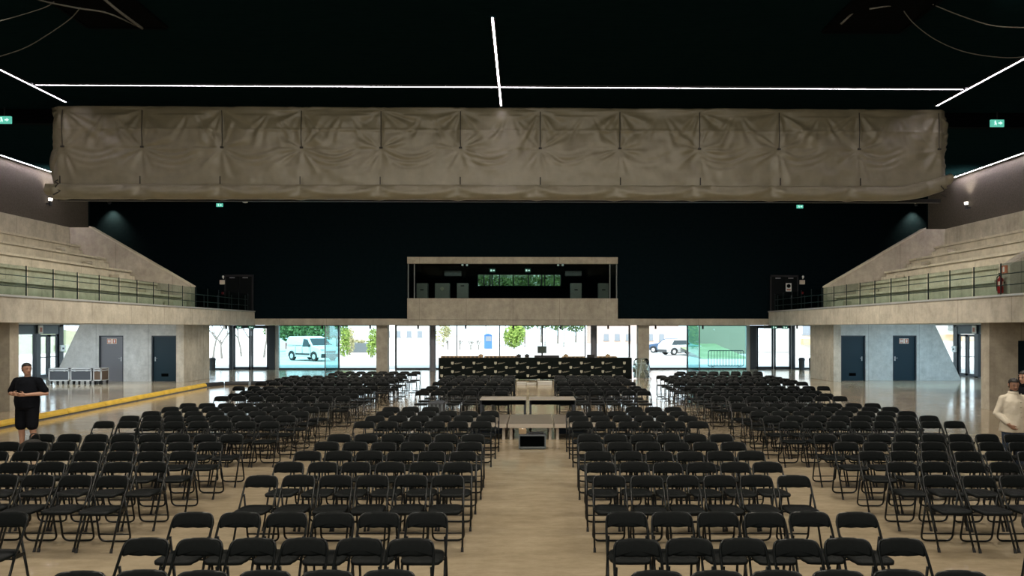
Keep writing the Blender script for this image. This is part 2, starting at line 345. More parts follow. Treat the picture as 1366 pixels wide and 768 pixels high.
# concrete edge beam and slab over the glazing
S('beam', M['concrete_x'], (-24.0, 24.0, Y_BACK-.05, Y_BACK+.35, 2.64, 3.0), 0, 'thin concrete edge beam above the rear glazing', 'beam')
S('slab', M['concrete_x'], (-26.0, 26.0, Y_BACK+.35, Y_GLZ+.4, 2.66, 3.0), 0, 'concrete soffit slab behind the rear edge beam', 'slab')
S('wall_rear_upper', M['black_wall'], (-26, -BX-.2, Y_GLZ+.1, Y_GLZ+.4, 3.0, CEIL), 0)
S('wall_rear_upper', M['black_wall'], (BX+.2, 26, Y_GLZ+.1, Y_GLZ+.4, 3.0, CEIL), 0)
for s, side in SIDES:
    lo, hi = (lambda a, b: (min(s*a, s*b), max(s*a, s*b)))(20.6, 20.9)
    S('wall_'+side, M['side_wall'], (lo, hi, -8, 36.8, 2.64, CEIL), 0, 'dark textured cladding above the %s seating tiers' % side, 'wall')
    lo, hi = sorted((s*25.7, s*26))
    S('wall_%s_return' % side, M['black_wall'], (lo, hi, 36.5, 45.3, 2.64, CEIL))
    lo, hi = sorted((s*20.6, s*26))
    S('wall_%s_jog' % side, M['black_wall'], (lo, hi, 36.8, 36.95, 3.0, CEIL))
    # gallery slab, parapet and the pale strip for its lit top edge
    lo, hi = sorted((s*14.62, s*26.0))
    S('gallery_slab', M['concrete'], (lo, hi, -8, 41.9, 2.64, 3.0), 0, 'concrete gallery floor slab on the %s side' % side, 'slab')
    lo, hi = sorted((s*14.25, s*14.62))
    S('trim_parapet_'+side, M['concrete'], (lo, hi, -8, 41.6, 2.62, 3.36), .01, 'stained concrete gallery parapet on the %s side' % side, 'parapet')
    lo, hi = sorted((s*14.21, s*14.66))
    S('trim_lit_edge_'+side, M['alu'], (lo, hi, -8, 41.62, 3.36, 3.42), .008, 'pale coping strip for the lit top edge of the %s gallery parapet' % side, 'coping')  # pale tone puts the light caught on the parapet top into colour
    # pale concrete upstand behind the top tier
    lo, hi = sorted((s*20.3, s*20.6))
    S('upstand_'+side, M['concrete'], (lo, hi, -8, 34.8, 3.0, 7.1), .01, 'concrete upstand behind the top tier on the %s' % side, 'wall')
    # bench tiers with a nosing that overhangs each riser
    y0 = 8 if s < 0 else Y_BLK+.5
    for k in range(5):
        xa = 15.2 + 1.17*k; top = 3.95 + .58*k
        bm = NB()
        lo, hi = sorted((s*xa, s*20.3)); box(bm, lo, hi, y0, 34.8, top-.58 if k else 3.0, top-.09)
        lo, hi = sorted((s*(xa-.10), s*20.3)); box(bm, lo, hi, y0, 34.8, top-.09, top, .008)
        struct(obj('seating_tier', bm, M['concrete_tier']), 'pale concrete bench tier, %s from the bottom, %s gallery' % (ORD[k], side), 'seating tier')
        # intermediate stair block beside the raking end wall
        lo, hi = sorted((s*(xa-.48), s*(xa-.08))); 
        bm = NB(); box(bm, lo, hi, 33.0, 34.3, top-.58, top-.29, .012)
        struct(obj('stair_block', bm, M['concrete_tier']), 'pale concrete half step by the %s end wall, %s up' % (side, ORD[k]), 'step')
    # raking end wall over the lobby wall
    def rake(name, ya, yb, lab):
        bm = NB()
        prism(bm, [(s*14.75, 3.0), (s*14.75, 4.38), (s*19.4, 7.1), (s*20.6, 7.1), (s*20.6, 3.0)], 1, ya, yb)
        struct(obj(name, bm, M['concrete_x']), lab, 'wall')
        bm = NB()
        a, b_ = Vector((s*14.75, 0, 4.38)), Vector((s*19.4, 0, 7.1))
        prism(bm, [(a.x-s*.03, a.z), (a.x-s*.03, a.z+.06), (b_.x, b_.z+.06), (b_.x, b_.z)], 1, ya-.03, yb+.03)
        struct(obj('trim_rake_coping', bm, M['concrete_tier']))
    rake('raking_wall', Y_END-.2, Y_END+.2, 'raking concrete end wall of the %s seating tiers' % side)
    if s > 0:
        bm = NB(); prism(bm, [(15.25, 3.0), (15.25, 4.36), (17.4, 5.7), (20.6, 7.1), (20.6, 3.0)], 1, Y_BLK, Y_BLK+.55)
        struct(obj('raking_wall', bm, M['concrete_x']), 'grey raking wall beside the red fire extinguisher', 'wall')
    # blocks under the gallery
    lo, hi = sorted((s*14.62, s*23.3))
    bm = NB()
    if s < 0: box(bm, lo, hi, Y_BLK, Y_BLK+.4, 0, 2.64)
    else:
        box(bm, 14.62, 15.5, Y_BLK, Y_BLK+.4, 0, 2.64); box(bm, 16.6, 23.3, Y_BLK, Y_BLK+.4, 0, 2.64); box(bm, 15.5, 16.6, Y_BLK, Y_BLK+.4, 2.08, 2.64)
    struct(obj('wall_block_'+side, bm, M['concrete_x']), 'rough concrete wall under the near end of the %s gallery' % side, 'wall')
    # lobby wall with slanted end, two door openings
    bm = NB()
    D1, D2 = (15.5, 16.66), (17.95, 19.08)
    T = 2.12
    for poly in ([(14.9, 0), (14.9, 2.64), (D1[0], 2.64), (D1[0], 0)], [(D1[0], T), (D1[0], 2.64), (D1[1], 2.64), (D1[1], T)],
                 [(D1[1], 0), (D1[1], 2.64), (D2[0], 2.64), (D2[0], 0)], [(D2[0], T), (D2[0], 2.64), (D2[1], 2.64), (D2[1], T)],
                 [(D2[1], 0), (D2[1], 2.64), (19.95, 2.64), (21.2, 0)]):
        prism(bm, [(s*x, z) for x, z in poly], 1, Y_END, Y_END+.3)
    struct(obj('wall_lobby_'+side, bm, M['concrete_grey']), 'grey concrete lobby wall with a slanted end on the %s' % side, 'wall')
    lo, hi = sorted((s*14.85, s*15.2))
    S('pier_'+side, M['concrete'], (lo, hi, 34.3, 37.1, 0, 2.64), .01, 'broad concrete pier beside the %s lobby doors' % side, 'pier')
    # outer glazed side wall, unseen near bays added for more daylight
    bm = NB(); lo, hi = sorted((s*23.15, s*23.35))
    for ya, yb, za, zb in ((34.2, 34.35, 0, 2.64), (36.9, 37.2, 0, 2.64), (38.7, 39.05, 0, 2.64), (41.2, 41.35, 0, 2.64), (44.7, 45.0, 0, 2.64),
                           (31.0, 31.15, 0, 2.64), (34.2, 39, 2.56, 2.64), (26.9, 27.05, 0, 2.64), (22.8, 45, 0, .06)):
        box(bm, lo, hi, ya, yb, za, zb)
    w = struct(obj('window_%d' % (1 if s < 0 else 2), bm, M['frame']), 'dark framed glazing along the outer %s lobby side' % side, 'window')
    bm = NB(); box(bm, lo+.03, hi-.03, 34.35, 38.7, 2.17, 2.56); obj('transom_panel', bm, M['frame_grey'], w)
    bm = NB(); xm = (lo+hi)/2
    for ya, yb, zt in ((22.8, 26.9, 2.64), (27.05, 31.0, 2.64), (31.15, 34.2, 2.64), (34.35, 36.9, 2.17), (39.05, 41.2, 2.64), (41.35, 44.7, 2.64)): box(bm, xm-.01, xm+.01, ya, yb, .06, zt)
    obj('pane', bm, M['glass'], w)
    S('wall_outer_'+side, M['concrete_grey'], (lo, hi, -8, 22.8, 0, 2.64))
    # glazed double door in it
    d = struct(empty('door_%d' % (1 if s < 0 else 2), (s*23.25, 37.95, 0)), 'dark framed double glass door in the %s side glazing' % side, 'door')
    for q in (-1, 1):
        bm = NB()
        y0_, y1_ = sorted((q*.02, q*.74))
        for dd in ((-.04, .04, y0_, y0_+.11, .02, 2.15), (-.04, .04, y1_-.11, y1_, .02, 2.15), (-.04, .04, y0_, y1_, .02, .16), (-.04, .04, y0_, y1_, 2.04, 2.15)): box(bm, *dd)
        lf = obj('leaf', bm, M['frame'], d)
        bm = NB(); box(bm, -.008, .008, y0_+.1, y1_-.1, .15, 2.05); obj('pane', bm, M['glass'], lf)
        bm = NB(); tube(bm, [(-s*.04, y0_+.12, 1.02), (-s*.11, y0_+.14, 1.02), (-s*.11, y1_-.14, 1.02), (-s*.04, y1_-.12, 1.02)], .018); obj('panic_bar', bm, M['rubber'], lf)

# lobby doors
dn = 3
for s, side in SIDES:
    for (a, b_), kind in (((15.5, 16.66), 'plain'), ((17.95, 19.08), 'sign')):
        grey = (s < 0 and kind == 'sign')
        m = M['door_grey'] if grey else M['door_dark']
        root = struct(empty('door_%d' % dn, (s*(a+b_)/2, Y_END+.12, 0)), ('%s steel door with %s in the %s lobby wall' % ('grey' if grey else 'dark blue', 'a small pictogram sign' if kind == 'sign' else 'a low vent grille', side)), 'door'); dn += 1
        w = (b_-a)/2
        bm = NB(); box(bm, -w, -w+.05, -.1, .1, 0, 2.12); box(bm, w-.05, w, -.1, .1, 0, 2.12); box(bm, -w, w, -.1, .1, 2.07, 2.12); obj('frame', bm, M['frame'], root)
        bm = NB(); box(bm, -w+.05, w-.05, -.03, .03, 0, 2.07); lf = obj('leaf', bm, m, root)
        hx = (w-.14) * (1 if (kind == 'sign') == (s < 0) else -1) * (1 if s < 0 else 1)
        if s > 0: hx = (w-.14) if kind == 'plain' else -(w-.14)
        bm = NB(); box(bm, hx-.025, hx+.025, -.045, -.028, .93, 1.13, .004); tube(bm, [(hx, -.04, 1.06), (hx, -.085, 1.06), (hx-.11*(1 if hx > 0 else -1), -.085, 1.06)], .011); obj('handle', bm, M['steel'], lf)
        if kind == 'sign':
            bm = NB(); box(bm, -.22, .22, -.05, -.034, 1.74, 1.98, .004); pl = obj('sign_plate', bm, M['sign_cream'] , root)
            bm = NB()
            box(bm, -.205, -.03, -.056, -.049, 1.76, 1.96)
            box(bm, .05, .205, -.056, -.049, 1.76, 1.96)
            obj('sign_panel', bm, M['sign_red'], pl)
            bm = NB()
            for cx in (-.15, -.08, .125):
                ball(bm, (cx, -.06, 1.925), .019, 1); prism(bm, [(cx-.012, 1.79), (cx-.03, 1.88), (cx-.02, 1.90), (cx+.02, 1.90), (cx+.03, 1.88), (cx+.012, 1.79)], 1, -.063, -.056)
            obj('pictogram', bm, M['white'], pl)
        else:
            bm = NB(); box(bm, -.16, .16, -.04, -.028, .22, .36)
            for k in range(5): box(bm, -.15, .15, -.05, -.035, .235+.025*k, .245+.025*k)
            obj('vent', bm, M['black'], lf)
# open dark doorway recess at the right near wall
root = struct(empty('door_%d' % dn, (16.05, Y_BLK+.3, 0)), 'black door in the near right concrete wall', 'door'); dn += 1
bm = NB(); box(bm, -.55, .55, -.03, .05, 0, 2.08); obj('leaf', bm, M['door_dark'], root)
bm = NB(); tube(bm, [(-.44, -.03, 1.05), (-.44, -.08, 1.05), (-.34, -.08, 1.05)], .011); obj('handle', bm, M['steel'], root)
# gallery doors (dark) on the black rear wall
for s, side in SIDES:
    root = struct(empty('door_%d' % dn, (s*15.25, Y_BACK-.03, 3.0)), 'black double door at the rear of the %s gallery' % side, 'door'); dn += 1
    for q in (-1, 1):
        bm = NB(); a, b_ = sorted((q*.01, q*.72)); box(bm, a, b_, -.03, .03, 0, 2.35, .004); lf = obj('leaf', bm, M['door_black'], root)
        bm = NB(); box(bm, q*.36-.14, q*.36+.14, -.07, -.03, 2.25, 2.30, .004); obj('door_closer', bm, M['steel'], lf)
    bm = NB(); box(bm, -.80, -.72, -.05, .03, 0, 2.45); box(bm, .72, .80, -.05, .03, 0, 2.45); box(bm, -.8, .8, -.05, .03, 2.36, 2.45); obj('frame', bm, M['housing'], root)

# ------------------------------------------------------------------ rear glazing
wn = 3
def glazing(xa, xb, mull, panes, lab):
    """panes: list of (x0,x1,material key)"""
    global wn
    bm = NB()
    box(bm, xa, xb, Y_GLZ-.06, Y_GLZ+.06, 0, .09); box(bm, xa, xb, Y_GLZ-.06, Y_GLZ+.06, 2.60, 2.66)
    for x, w in mull: box(bm, x-w/2, x+w/2, Y_GLZ-.07, Y_GLZ+.07, .05, 2.64)
    w = struct(obj('window_%d' % wn, bm, M['frame']), lab, 'window'); wn += 1
    for a, b_, k in panes:
        bm = NB(); box(bm, a, b_, Y_GLZ-.01, Y_GLZ+.01, .06, 2.62); obj('pane', bm, M[k], w)
    return w
glazing(-7.1, 7.0, [(-3.4, .05), (-.84, .06), (1.72, .07), (4.28, .06), (6.95, .10), (-7.05, .10)], [(-7.0, -3.4, 'glass'), (-3.4, -.84, 'glass'), (-.84, 1.72, 'glass'), (1.72, 4.28, 'glass'), (4.28, 6.95, 'glass')], 'wide clear rear glazing behind the mixing desk')
for s, side in SIDES:
    a = lambda x0, x1: tuple(sorted((s*x0, s*x1)))
    glazing(*a(7.7, 14.0), [(s*7.78, .14), (s*10.45, .08)], [(*a(7.8, 10.45), 'glass'), (*a(10.45, 14.0), 'glass_tint')], 'rear glazing with a teal tinted pane, %s of the middle' % side)
    # projecting tinted fin panel
    bm = NB(); lo, hi = sorted((s*10.43, s*10.47))
    box(bm, lo, hi, 41.85, 41.95, 0, 2.64); box(bm, lo, hi, 41.85, 44.95, 0, .04)
    fin = struct(obj('window_%d' % wn, bm, M['frame']), 'tinted glass fin standing out from the %s rear glazing' % side, 'window'); wn += 1
    bm = NB(); box(bm, s*10.45-.008, s*10.45+.008, 41.95, 44.95, .04, 2.62); obj('pane', bm, M['glass_tint'], fin)
    bm = NB(); lo, hi = a(14.0, 14.22); box(bm, lo, hi, Y_GLZ-.1, Y_GLZ+.08, 0, 2.64); struct(obj('trim_pale_post_'+side, bm, M['frame_light']))
    bm = NB(); lo, hi = a(14.22, 14.58); box(bm, lo, hi, Y_GLZ-.18, Y_GLZ+.08, 0, 2.64); struct(obj('trim_dark_post_'+side, bm, M['frame']))
    dd = struct(empty('door_%d' % dn, (s*15.67, Y_GLZ, 0)), 'tall glass double door at the rear %s corner' % side, 'door'); dn += 1
    for q in (-1, 1):
        x0, x1 = sorted((q*.02, q*1.04)); bm = NB()
        for t in ((x0, x0+.10, 0, 2.64), (x1-.10, x1, 0, 2.64), (x0, x1, 0, .16), (x0, x1, 2.46, 2.64)): box(bm, t[0], t[1], -.05, .05, t[2], t[3])
        lf = obj('leaf', bm, M['frame'], dd)
        bm = NB(); box(bm, x0+.1, x1-.1, -.008, .008, .16, 2.46); obj('pane', bm, M['glass'], lf)
        bm = NB(); tube(bm, [(x0+.12, -.06, 1.02), (x1-.12, -.06, 1.02)], .014); obj('push_bar', bm, M['alu'], lf)
    bm = NB(); lo, hi = a(16.74, 16.95); box(bm, lo, hi, Y_GLZ-.1, Y_GLZ+.08, 0, 2.64); struct(obj('trim_door_post_'+side, bm, M['frame']))
    glazing(*a(16.95, 23.15), [(s*19.8, .08)], [(*a(16.95, 19.8), 'glass'), (*a(19.8, 23.1), 'glass')], 'clear corner glazing at the rear %s' % side)
    lo, hi = a(7.07, 7.70)
    S('pier_rear_'+side, M['concrete_x'], (lo, hi, 42.3, 42.9, 0, 2.66), .01, 'square concrete pier at the rear, %s of the desk' % side, 'pier')
    bm = NB(); lathe(bm, [(.185, 0), (.185, 2.66)], 28, (s*4.67, 43.5)); struct(obj('column_'+side, bm, M['column'], smooth=False), 'round grey column behind the %s part of the mixing desk' % side, 'column')

# ------------------------------------------------------------------ control room
bm = NB(); box(bm, -5.88, 5.85, Y_BACK-.22, Y_BACK+.1, 2.93, 4.13, .01); box(bm, -5.88, 5.85, Y_BACK-.19, Y_BACK+.1, 2.63, 2.92, .01)
struct(obj('control_room_parapet', bm, M['concrete_x']), 'concrete front of the projecting control room', 'parapet')
S('control_room_lintel', M['concrete_x'], (-5.88, 5.85, Y_BACK-.22, Y_BACK+.1, 6.06, 6.43), .01, 'concrete lintel above the control room glass', 'lintel')
S('wall_control_left', M['black_wall'], (-6.1, -5.9, Y_BACK+.3, 48.2, 3.0, 6.6)); S('wall_control_right', M['black_wall'], (5.9, 6.1, Y_BACK+.3, 48.2, 3.0, 6.6))
S('ceiling_control_room', M['black'], (-6.1, 6.1, Y_BACK+.1, 48.2, 6.43, 6.6)); S('floor_control_room', M['black'], (-6.1, 6.1, Y_BACK+.1, 48.2, 2.85, 3.0))
bm = NB()
for d in ((-6.1, -2.35, 48, 48.2, 3, 6.5), (3.0, 6.1, 48, 48.2, 3, 6.5), (-2.35, 3.0, 48, 48.2, 3, 5.17), (-2.35, 3.0, 48, 48.2, 5.9, 6.5)): box(bm, *d)
struct(obj('wall_control_rear', bm, M['black_wall']), 'dark rear wall of the control room', 'wall')
bm = NB(); box(bm, -2.35, 3.0, 48.0, 48.12, 5.15, 5.19); box(bm, -2.35, 3.0, 48, 48.12, 5.88, 5.92)
for x in (-2.35, -1.95, -1.55, -1.42, -.95, -.05, .9, 1.75, 1.95, 2.55, 2.98): box(bm, x-.035, x+.035, 48, 48.12, 5.17, 5.9)
w = struct(obj('window_%d' % wn, bm, M['frame']), 'strip window in the rear of the control room', 'window'); wn += 1
bm = NB(); box(bm, -2.35, 3.0, 48.05, 48.06, 5.17, 5.9); obj('pane', bm, M['glass_dim'], w)
bm = NB()
for x in (-5.84, -5.5, 5.42, 5.80): box(bm, x-.03, x+.03, Y_BACK-.1, Y_BACK-.02, 4.13, 6.06)
w = struct(obj('window_%d' % wn, bm, M['frame_grey']), 'long glass front of the control room', 'window'); wn += 1
bm = NB(); box(bm, -5.86, 5.84, Y_BACK-.07, Y_BACK-.055, 4.13, 6.06); obj('pane', bm, M['glass_box'], w)
def cabinet(px0, px1, py0, label, clock=False, vent=True, base=3.0, py1=None):
    Y = 43.3
    a, b_ = P(px0, py0, Y), P(px1, py0, Y); zt = a.z
    z0 = base if py1 is None else P(px0, py1, Y).z
    root = empty('equipment_cabinet', ((a.x+b_.x)/2, Y, z0), 0, label, 'cabinet', 'grey cabinets in the control room')
    w = (b_.x-a.x)/2; h = zt-z0
    bm = NB(); box(bm, -w, w, 0, .5, 0, h, .015); obj('body', bm, M['cabinet'], root)
    bm = NB(); box(bm, -w+.03, w-.03, -.02, 0, .05, h-.04, .006); dr = obj('door', bm, M['cabinet'], root)
    bm = NB(); box(bm, -.10, .10, -.035, -.02, h*.80, h*.80+.05); obj('vent', bm, M['black'], dr)
    if clock:
        bm = NB(); cyl(bm, (0, -.06, h-.32), (0, -.02, h-.32), .11, n=20); obj('dial', bm, M['logo'], dr)
        bm = NB(); box(bm, -.3, .3, -.05, -.02, h-.98-.2, h-.94-.2); obj('light_bar', bm, M['exit'], dr)
cabinet(555.5, 570.3, 377.6, 'tall grey cabinet nearest the left end of the control room')
cabinet(580, 599.5, 377.6, 'wide grey cabinet with a round dial in the control room', clock=True)
cabinet(609.5, 624.5, 377.6, 'shorter grey panel cabinet beside the dial cabinet', py1=398)
cabinet(761, 776, 377.6, 'grey cabinet right of the strip window in the control room')
cabinet(798.5, 812, 377.6, 'tall grey cabinet nearest the right end of the control room')
for px0, px1, side in ((593, 615.6, 'left'), (754, 775.7, 'right')):
    a, b_ = P(px0, 361.6, 47.8), P(px1, 368.2, 47.8)
    root = empty('air_conditioner', ((a.x+b_.x)/2, 47.8, b_.z), 0, 'white wall air conditioner on the %s of the control room' % side, 'air conditioner', 'air conditioners in the control room')
    w = (b_.x-a.x)/2; h = a.z-b_.z
    bm = NB(); box(bm, -w, w, -.2, .2, 0, h*.75, .03); obj('body', bm, M['white'], root)
    bm = NB(); box(bm, -w, w, -.22, .1, h*.85, h, .02); obj('flap', bm, M['white'], root)
for px, lab in ((657, 'dim exit sign over the left part of the strip window'), (704, 'dim exit sign over the right part of the strip window')):
    c = P(px, 361, 47)
    root = empty('exit_sign', (c.x, c.y, c.z-.1), 0, lab, 'exit sign', 'exit signs in the control room')
    bm = NB(); box(bm, -.19, .19, -.03, .03, 0, .24, .01); obj('panel', bm, M['exit_off'], root)
    bm = NB(); box(bm, -.13, -.03, -.04, -.03, .06, .18); prism(bm, [(.02, .09), (.02, .15), (.09, .15), (.09, .19), (.15, .12), (.09, .05), (.09, .09)], 1, -.04, -.03); obj('pictogram', bm, M['exit_mark'], root)
    bm = NB(); cyl(bm, (0, 0, .24), (0, 0, 6.43-c.z+.1), .012, n=8); obj('rod', bm, M['housing'], root)
for px, py, lab in ((617, 355, 'leftmost of four small spotlights under the control room lintel'), (623, 355, 'second small spotlight from the left under the lintel'), (744.5, 355.5, 'third small spotlight from the left under the lintel'), (750.5, 355.5, 'rightmost of four small spotlights under the control room lintel')):
    c = P(px, py, 43.0)
    root = empty('spotlight', (c.x, 43, 6.43), 0, lab, 'spotlight', 'control room spotlights')
    bm = NB(); cyl(bm, (0, 0, 0), (0, 0, -.25), .015, n=8); obj('stem', bm, M['white'], root)
    bm = NB(); cyl(bm, (0, .06, -.25), (0, -.10, -.36), .05, .065, 14); obj('head', bm, M['white'], root)

# ------------------------------------------------------------------ gallery railings
for s, side in SIDES:
    root = empty('gallery_railing', (s*14.43, 30, 3.42), 0, 'glass railing with thin dark posts along the %s gallery edge' % side, 'railing')
    ys = [22.85 + 1.3*k for k in range(-5, 15)]
    for y in ys:
        bm = NB(); box(bm, -.016, .016, y-30-.013, y-30+.013, 0, .92, .003); obj('post', bm, M['frame'], root)
    for z in (.28, .60):
        bm = NB(); tube(bm, [(0, ys[0]-30, z), (0, ys[-1]-30, z)], .014); obj('rail', bm, M['frame'], root)
    for i in range(len(ys)-1):
        bm = NB(); box(bm, -.012-s*.04, -s*.04, ys[i]-30+.03, ys[i+1]-30-.03, .02, .90); obj('glass_panel', bm, M['glass_rail'], root)
    # return balustrade across the walkway behind the end wall
    root = empty('gallery_balustrade', (s*16.2, 41.4, 3.0), 0, 'short greenish glass balustrade at the rear end of the %s gallery' % side, 'railing')
    for k in range(5):
        bm = NB(); box(bm, -1.5+.75*k-.02, -1.5+.75*k+.02, -.02, .02, 0, 1.3); obj('post', bm, M['frame'], root)
    for k in range(4):
        bm = NB(); box(bm, -1.47+.75*k, -.78+.75*k, -.008, .008, .05, 1.25); obj('glass_panel', bm, M['glass_rail'], root)
# emergency call boxes by the gallery doors
for s, side in SIDES:
    c = P(297 if s < 0 else 1070, 372, Y_BACK-.05)
    root = empty('alarm_box', (c.x, Y_BACK-.04, c.z-.3), 0, 'small pale alarm box with a lamp beside the black %s gallery door' % side, 'alarm box')
    bm = NB(); box(bm, -.14, .14, -.09, .04, 0, .24, .015); obj('body', bm, M['sign_cream'], root)
    bm = NB(); ball(bm, (.04, -.05, .42), .06, 2, (1, 1, 1.3)); cyl(bm, (.04, 0, .3), (.04, -.03, .40), .02, n=8); obj('lamp', bm, M['white'], root)
    bm = NB(); box(bm, -.05, .07, -.06, .04, -.55, -.42, .01); obj('push_button', bm, M['red'], root)
c = P(1052, 383, Y_BACK-.1)
root = empty('prohibition_sign', (c.x, Y_BACK-.10, c.z-.23), 0, 'white prohibition sign on the black right gallery door', 'sign')
bm = NB(); box(bm, -.16, .16, -.01, .01, 0, .46, .004); obj('plate', bm, M['white'], root)
bm = NB(); cyl(bm, (0, -.02, .30), (0, -.008, .30), .11, n=24); obj('disc', bm, M['black'], root)
bm = NB(); box(bm, -.11, .11, -.02, -.008, .05, .13); obj('caption_band', bm, M['sign_red'], root)

# ------------------------------------------------------------------ fire extinguisher and its sign
c = P(1343.5, 375.5, 22.66)
root = empty('fire_extinguisher', (15.25-.11, 22.68, 3.52), 0, 'red fire extinguisher hanging on the end of the grey raking wall', 'fire extinguisher')
bm = NB(); lathe(bm, [(.02, .0), (.078, .005), (.082, .03), (.082, .40), (.07, .455), (.035, .485), (.03, .52)], 22); obj('cylinder', bm, M['red'], root, True)
bm = NB(); box(bm, -.03, .03, -.025, .025, .52, .57, .008); tube(bm, [(0, 0, .57), (-.05, -.04, .61), (-.10, -.07, .60)], .014); obj('valve', bm, M['black'], root)
bm = NB(); tube(bm, fillet([(.0, .03, .55), (-.02, .13, .52), (-.03, .13, .2), (-.03, .11, .08)], .07), .013); obj('hose', bm, M['rubber'], root)
bm = NB()
for a0 in (pi*1.05, pi*1.55):
    for k in range(5):
        a, b_ = a0+k*.13, a0+(k+1)*.13
        bm.faces.new([bm.verts.new((.084*cos(t), .084*sin(t), z)) for t, z in ((a, .22), (b_, .22), (b_, .36), (a, .36))])
obj('label_sticker', bm, M['sign_cream'], root)
bm = NB(); box(bm, .07, .115, -.03, .03, .30, .36); obj('bracket', bm, M['black'], root)
root = empty('extinguisher_sign', (15.22, 22.62, 4.13), 0, 'small red and white sign above the fire extinguisher', 'sign')
bm = NB(); box(bm, -.01, .03, -.12, .12, 0, .24, .003); obj('plate', bm, M['sign_red'], root)
bm = NB(); prism(bm, [(-.03, .04), (.05, .04), (.05, .16), (.03, .20), (-.02, .20), (-.03, .15)], 0, -.016, -.009); obj('pictogram', bm, M['white'], root)

# ------------------------------------------------------------------ ceiling light strips
def strip(name, x0, x1, y0, y1, z, label):
    root = empty(name, ((x0+x1)/2, (y0+y1)/2, z), 0, label, 'light strip')
    hx, hy = (x1-x0)/2, (y1-y0)/2; g = .03
    bm = NB()
    if hx < hy: box(bm, -hx-g, -hx, -hy, hy, 0, .05); box(bm, hx, hx+g, -hy, hy, 0, .05)
    else: box(bm, -hx, hx, -hy-g, -hy, 0, .05); box(bm, -hx, hx, hy, hy+g, 0, .05)
    obj('housing', bm, M['housing'], root)
    bm = NB(); box(bm, -hx, hx, -hy, hy, .015, .05); obj('diffuser', bm, M['cove'] if 'cove' in name else M['strip'], root)
ZC = CEIL-.05
strip('ceiling_light_strip', -13.4, 13.4, 21.61, 21.68, ZC, 'long bright light strip running across the black ceiling')
strip('ceiling_light_strip', -13.535, -13.465, 9, 23.3, ZC, 'slanting bright light strip crossing the left end of the long ceiling strip')
strip('ceiling_light_strip', 13.465, 13.535, 9, 23.3, ZC, 'slanting bright light strip crossing the right end of the long ceiling strip')
strip('ceiling_light_strip', -.143, -.098, 16.9, 23.5, ZC, 'short bright light strip pointing along the middle of the ceiling')
for s, side in SIDES:
    xc = s*20.42
    strip('cove_light_strip', xc-.035, xc+.035, 14, 34.5, ZC, 'thin bright light strip in the cove above the %s seating' % side)
# uplights on the side walls
for s, side in SIDES:
    c = P(63, 268, 33.6) if s < 0 else P(1295, 273, 33.3)
    root = empty('wall_lamp', (s*20.42, c.y, c.z), 0, 'small wall lamp throwing light up the %s dark cladding' % side, 'wall lamp')
    bm = NB(); cyl(bm, (0, 0, -.22), (0, 0, .0), .06, .075, 16); obj('body', bm, M['housing'], root)
    bm = NB(); cyl(bm, (0, 0, 0), (0, 0, .12), .07, .085, 16); obj('lens', bm, M['lamp_on'], root)
    bm = NB(); box(bm, min(0, s*.18), max(0, s*.18), -.03, .03, -.16, -.10); obj('bracket', bm, M['housing'], root)
    L = bpy.data.lights.new('uplight', 'SPOT'); L.energy = 260; L.spot_size = radians(115); L.spot_blend = .8; L.color = (1, .9, .8); L.shadow_soft_size = .08
    o = bpy.data.objects.new('uplight', L); COL.objects.link(o); o.location = (s*20.30, c.y, c.z+.2); o.rotation_euler = (0, radians(180 - s*12), 0)
    # downlight grazing the rear wall
    cx = P(146 if s < 0 else 1222, 268, 41.6).x
    root = empty('ceiling_downlight', (cx, 41.6, CEIL), 0, 'small ceiling downlight grazing the black rear wall on the %s' % side, 'downlight')
    bm = NB(); lathe(bm, [(.09, 0), (.09, -.12), (.07, -.14)], 18); obj('can', bm, M['housing'], root)
    bm = NB(); lathe(bm, [(.06, -.142), (.06, -.15)], 16); obj('lens', bm, M['frame_grey'], root)
    L = bpy.data.lights.new('downlight', 'SPOT'); L.energy = 700; L.spot_size = radians(95); L.spot_blend = 1.0; L.color = (1, .70, .50); L.shadow_soft_size = .06
    o = bpy.data.objects.new('downlight', L); COL.objects.link(o); o.location = (cx, 41.6, CEIL-.18); o.rotation_euler = (radians(12), 0, 0)

# ------------------------------------------------------------------ exit signs
def exit_sign(px, py, Y, w, label, zt=CEIL, lit=True, group='green exit signs'):
    c = P(px, py, Y)
    root = empty('exit_sign', (c.x, Y, c.z), 0, label, 'exit sign', group)
    h = w*.52
    bm = NB(); box(bm, -w/2, w/2, -.03, .03, -h/2, h/2, .008); obj('panel', bm, M['exit'] if lit else M['exit_off'], root)
    bm = NB(); e = -.038
    ball(bm, (-w*.18, e, h*.26), h*.10, 1); prism(bm, [(-w*.26, -h*.3), (-w*.20, -h*.02), (-w*.24, h*.14), (-w*.14, h*.14), (-w*.08, -h*.04), (-w*.10, -h*.32), (-w*.16, -h*.1)], 1, e, -.03)
    prism(bm, [(w*.06, -h*.08), (w*.06, h*.08), (w*.2, h*.08), (w*.2, h*.22), (w*.36, 0), (w*.2, -h*.22), (w*.2, -h*.08)], 1, e, -.03)
    obj('pictogram', bm, M['exit_mark'], root)
    bm = NB(); box(bm, -.015, .015, -.015, .015, h/2, zt-c.z); obj('hanger', bm, M['housing'], root)
exit_sign(6, 160, 24.0, .44, 'lit green exit sign hanging left of the taupe curtain')
exit_sign(1330, 164.5, 24.0, .44, 'lit green exit sign hanging right of the taupe curtain')
exit_sign(293, 273.5, 41.6, .36, 'small lit exit sign at the black rear wall below the curtain, left end')
exit_sign(1067, 275.5, 41.6, .36, 'small lit exit sign at the black rear wall below the curtain, right end')
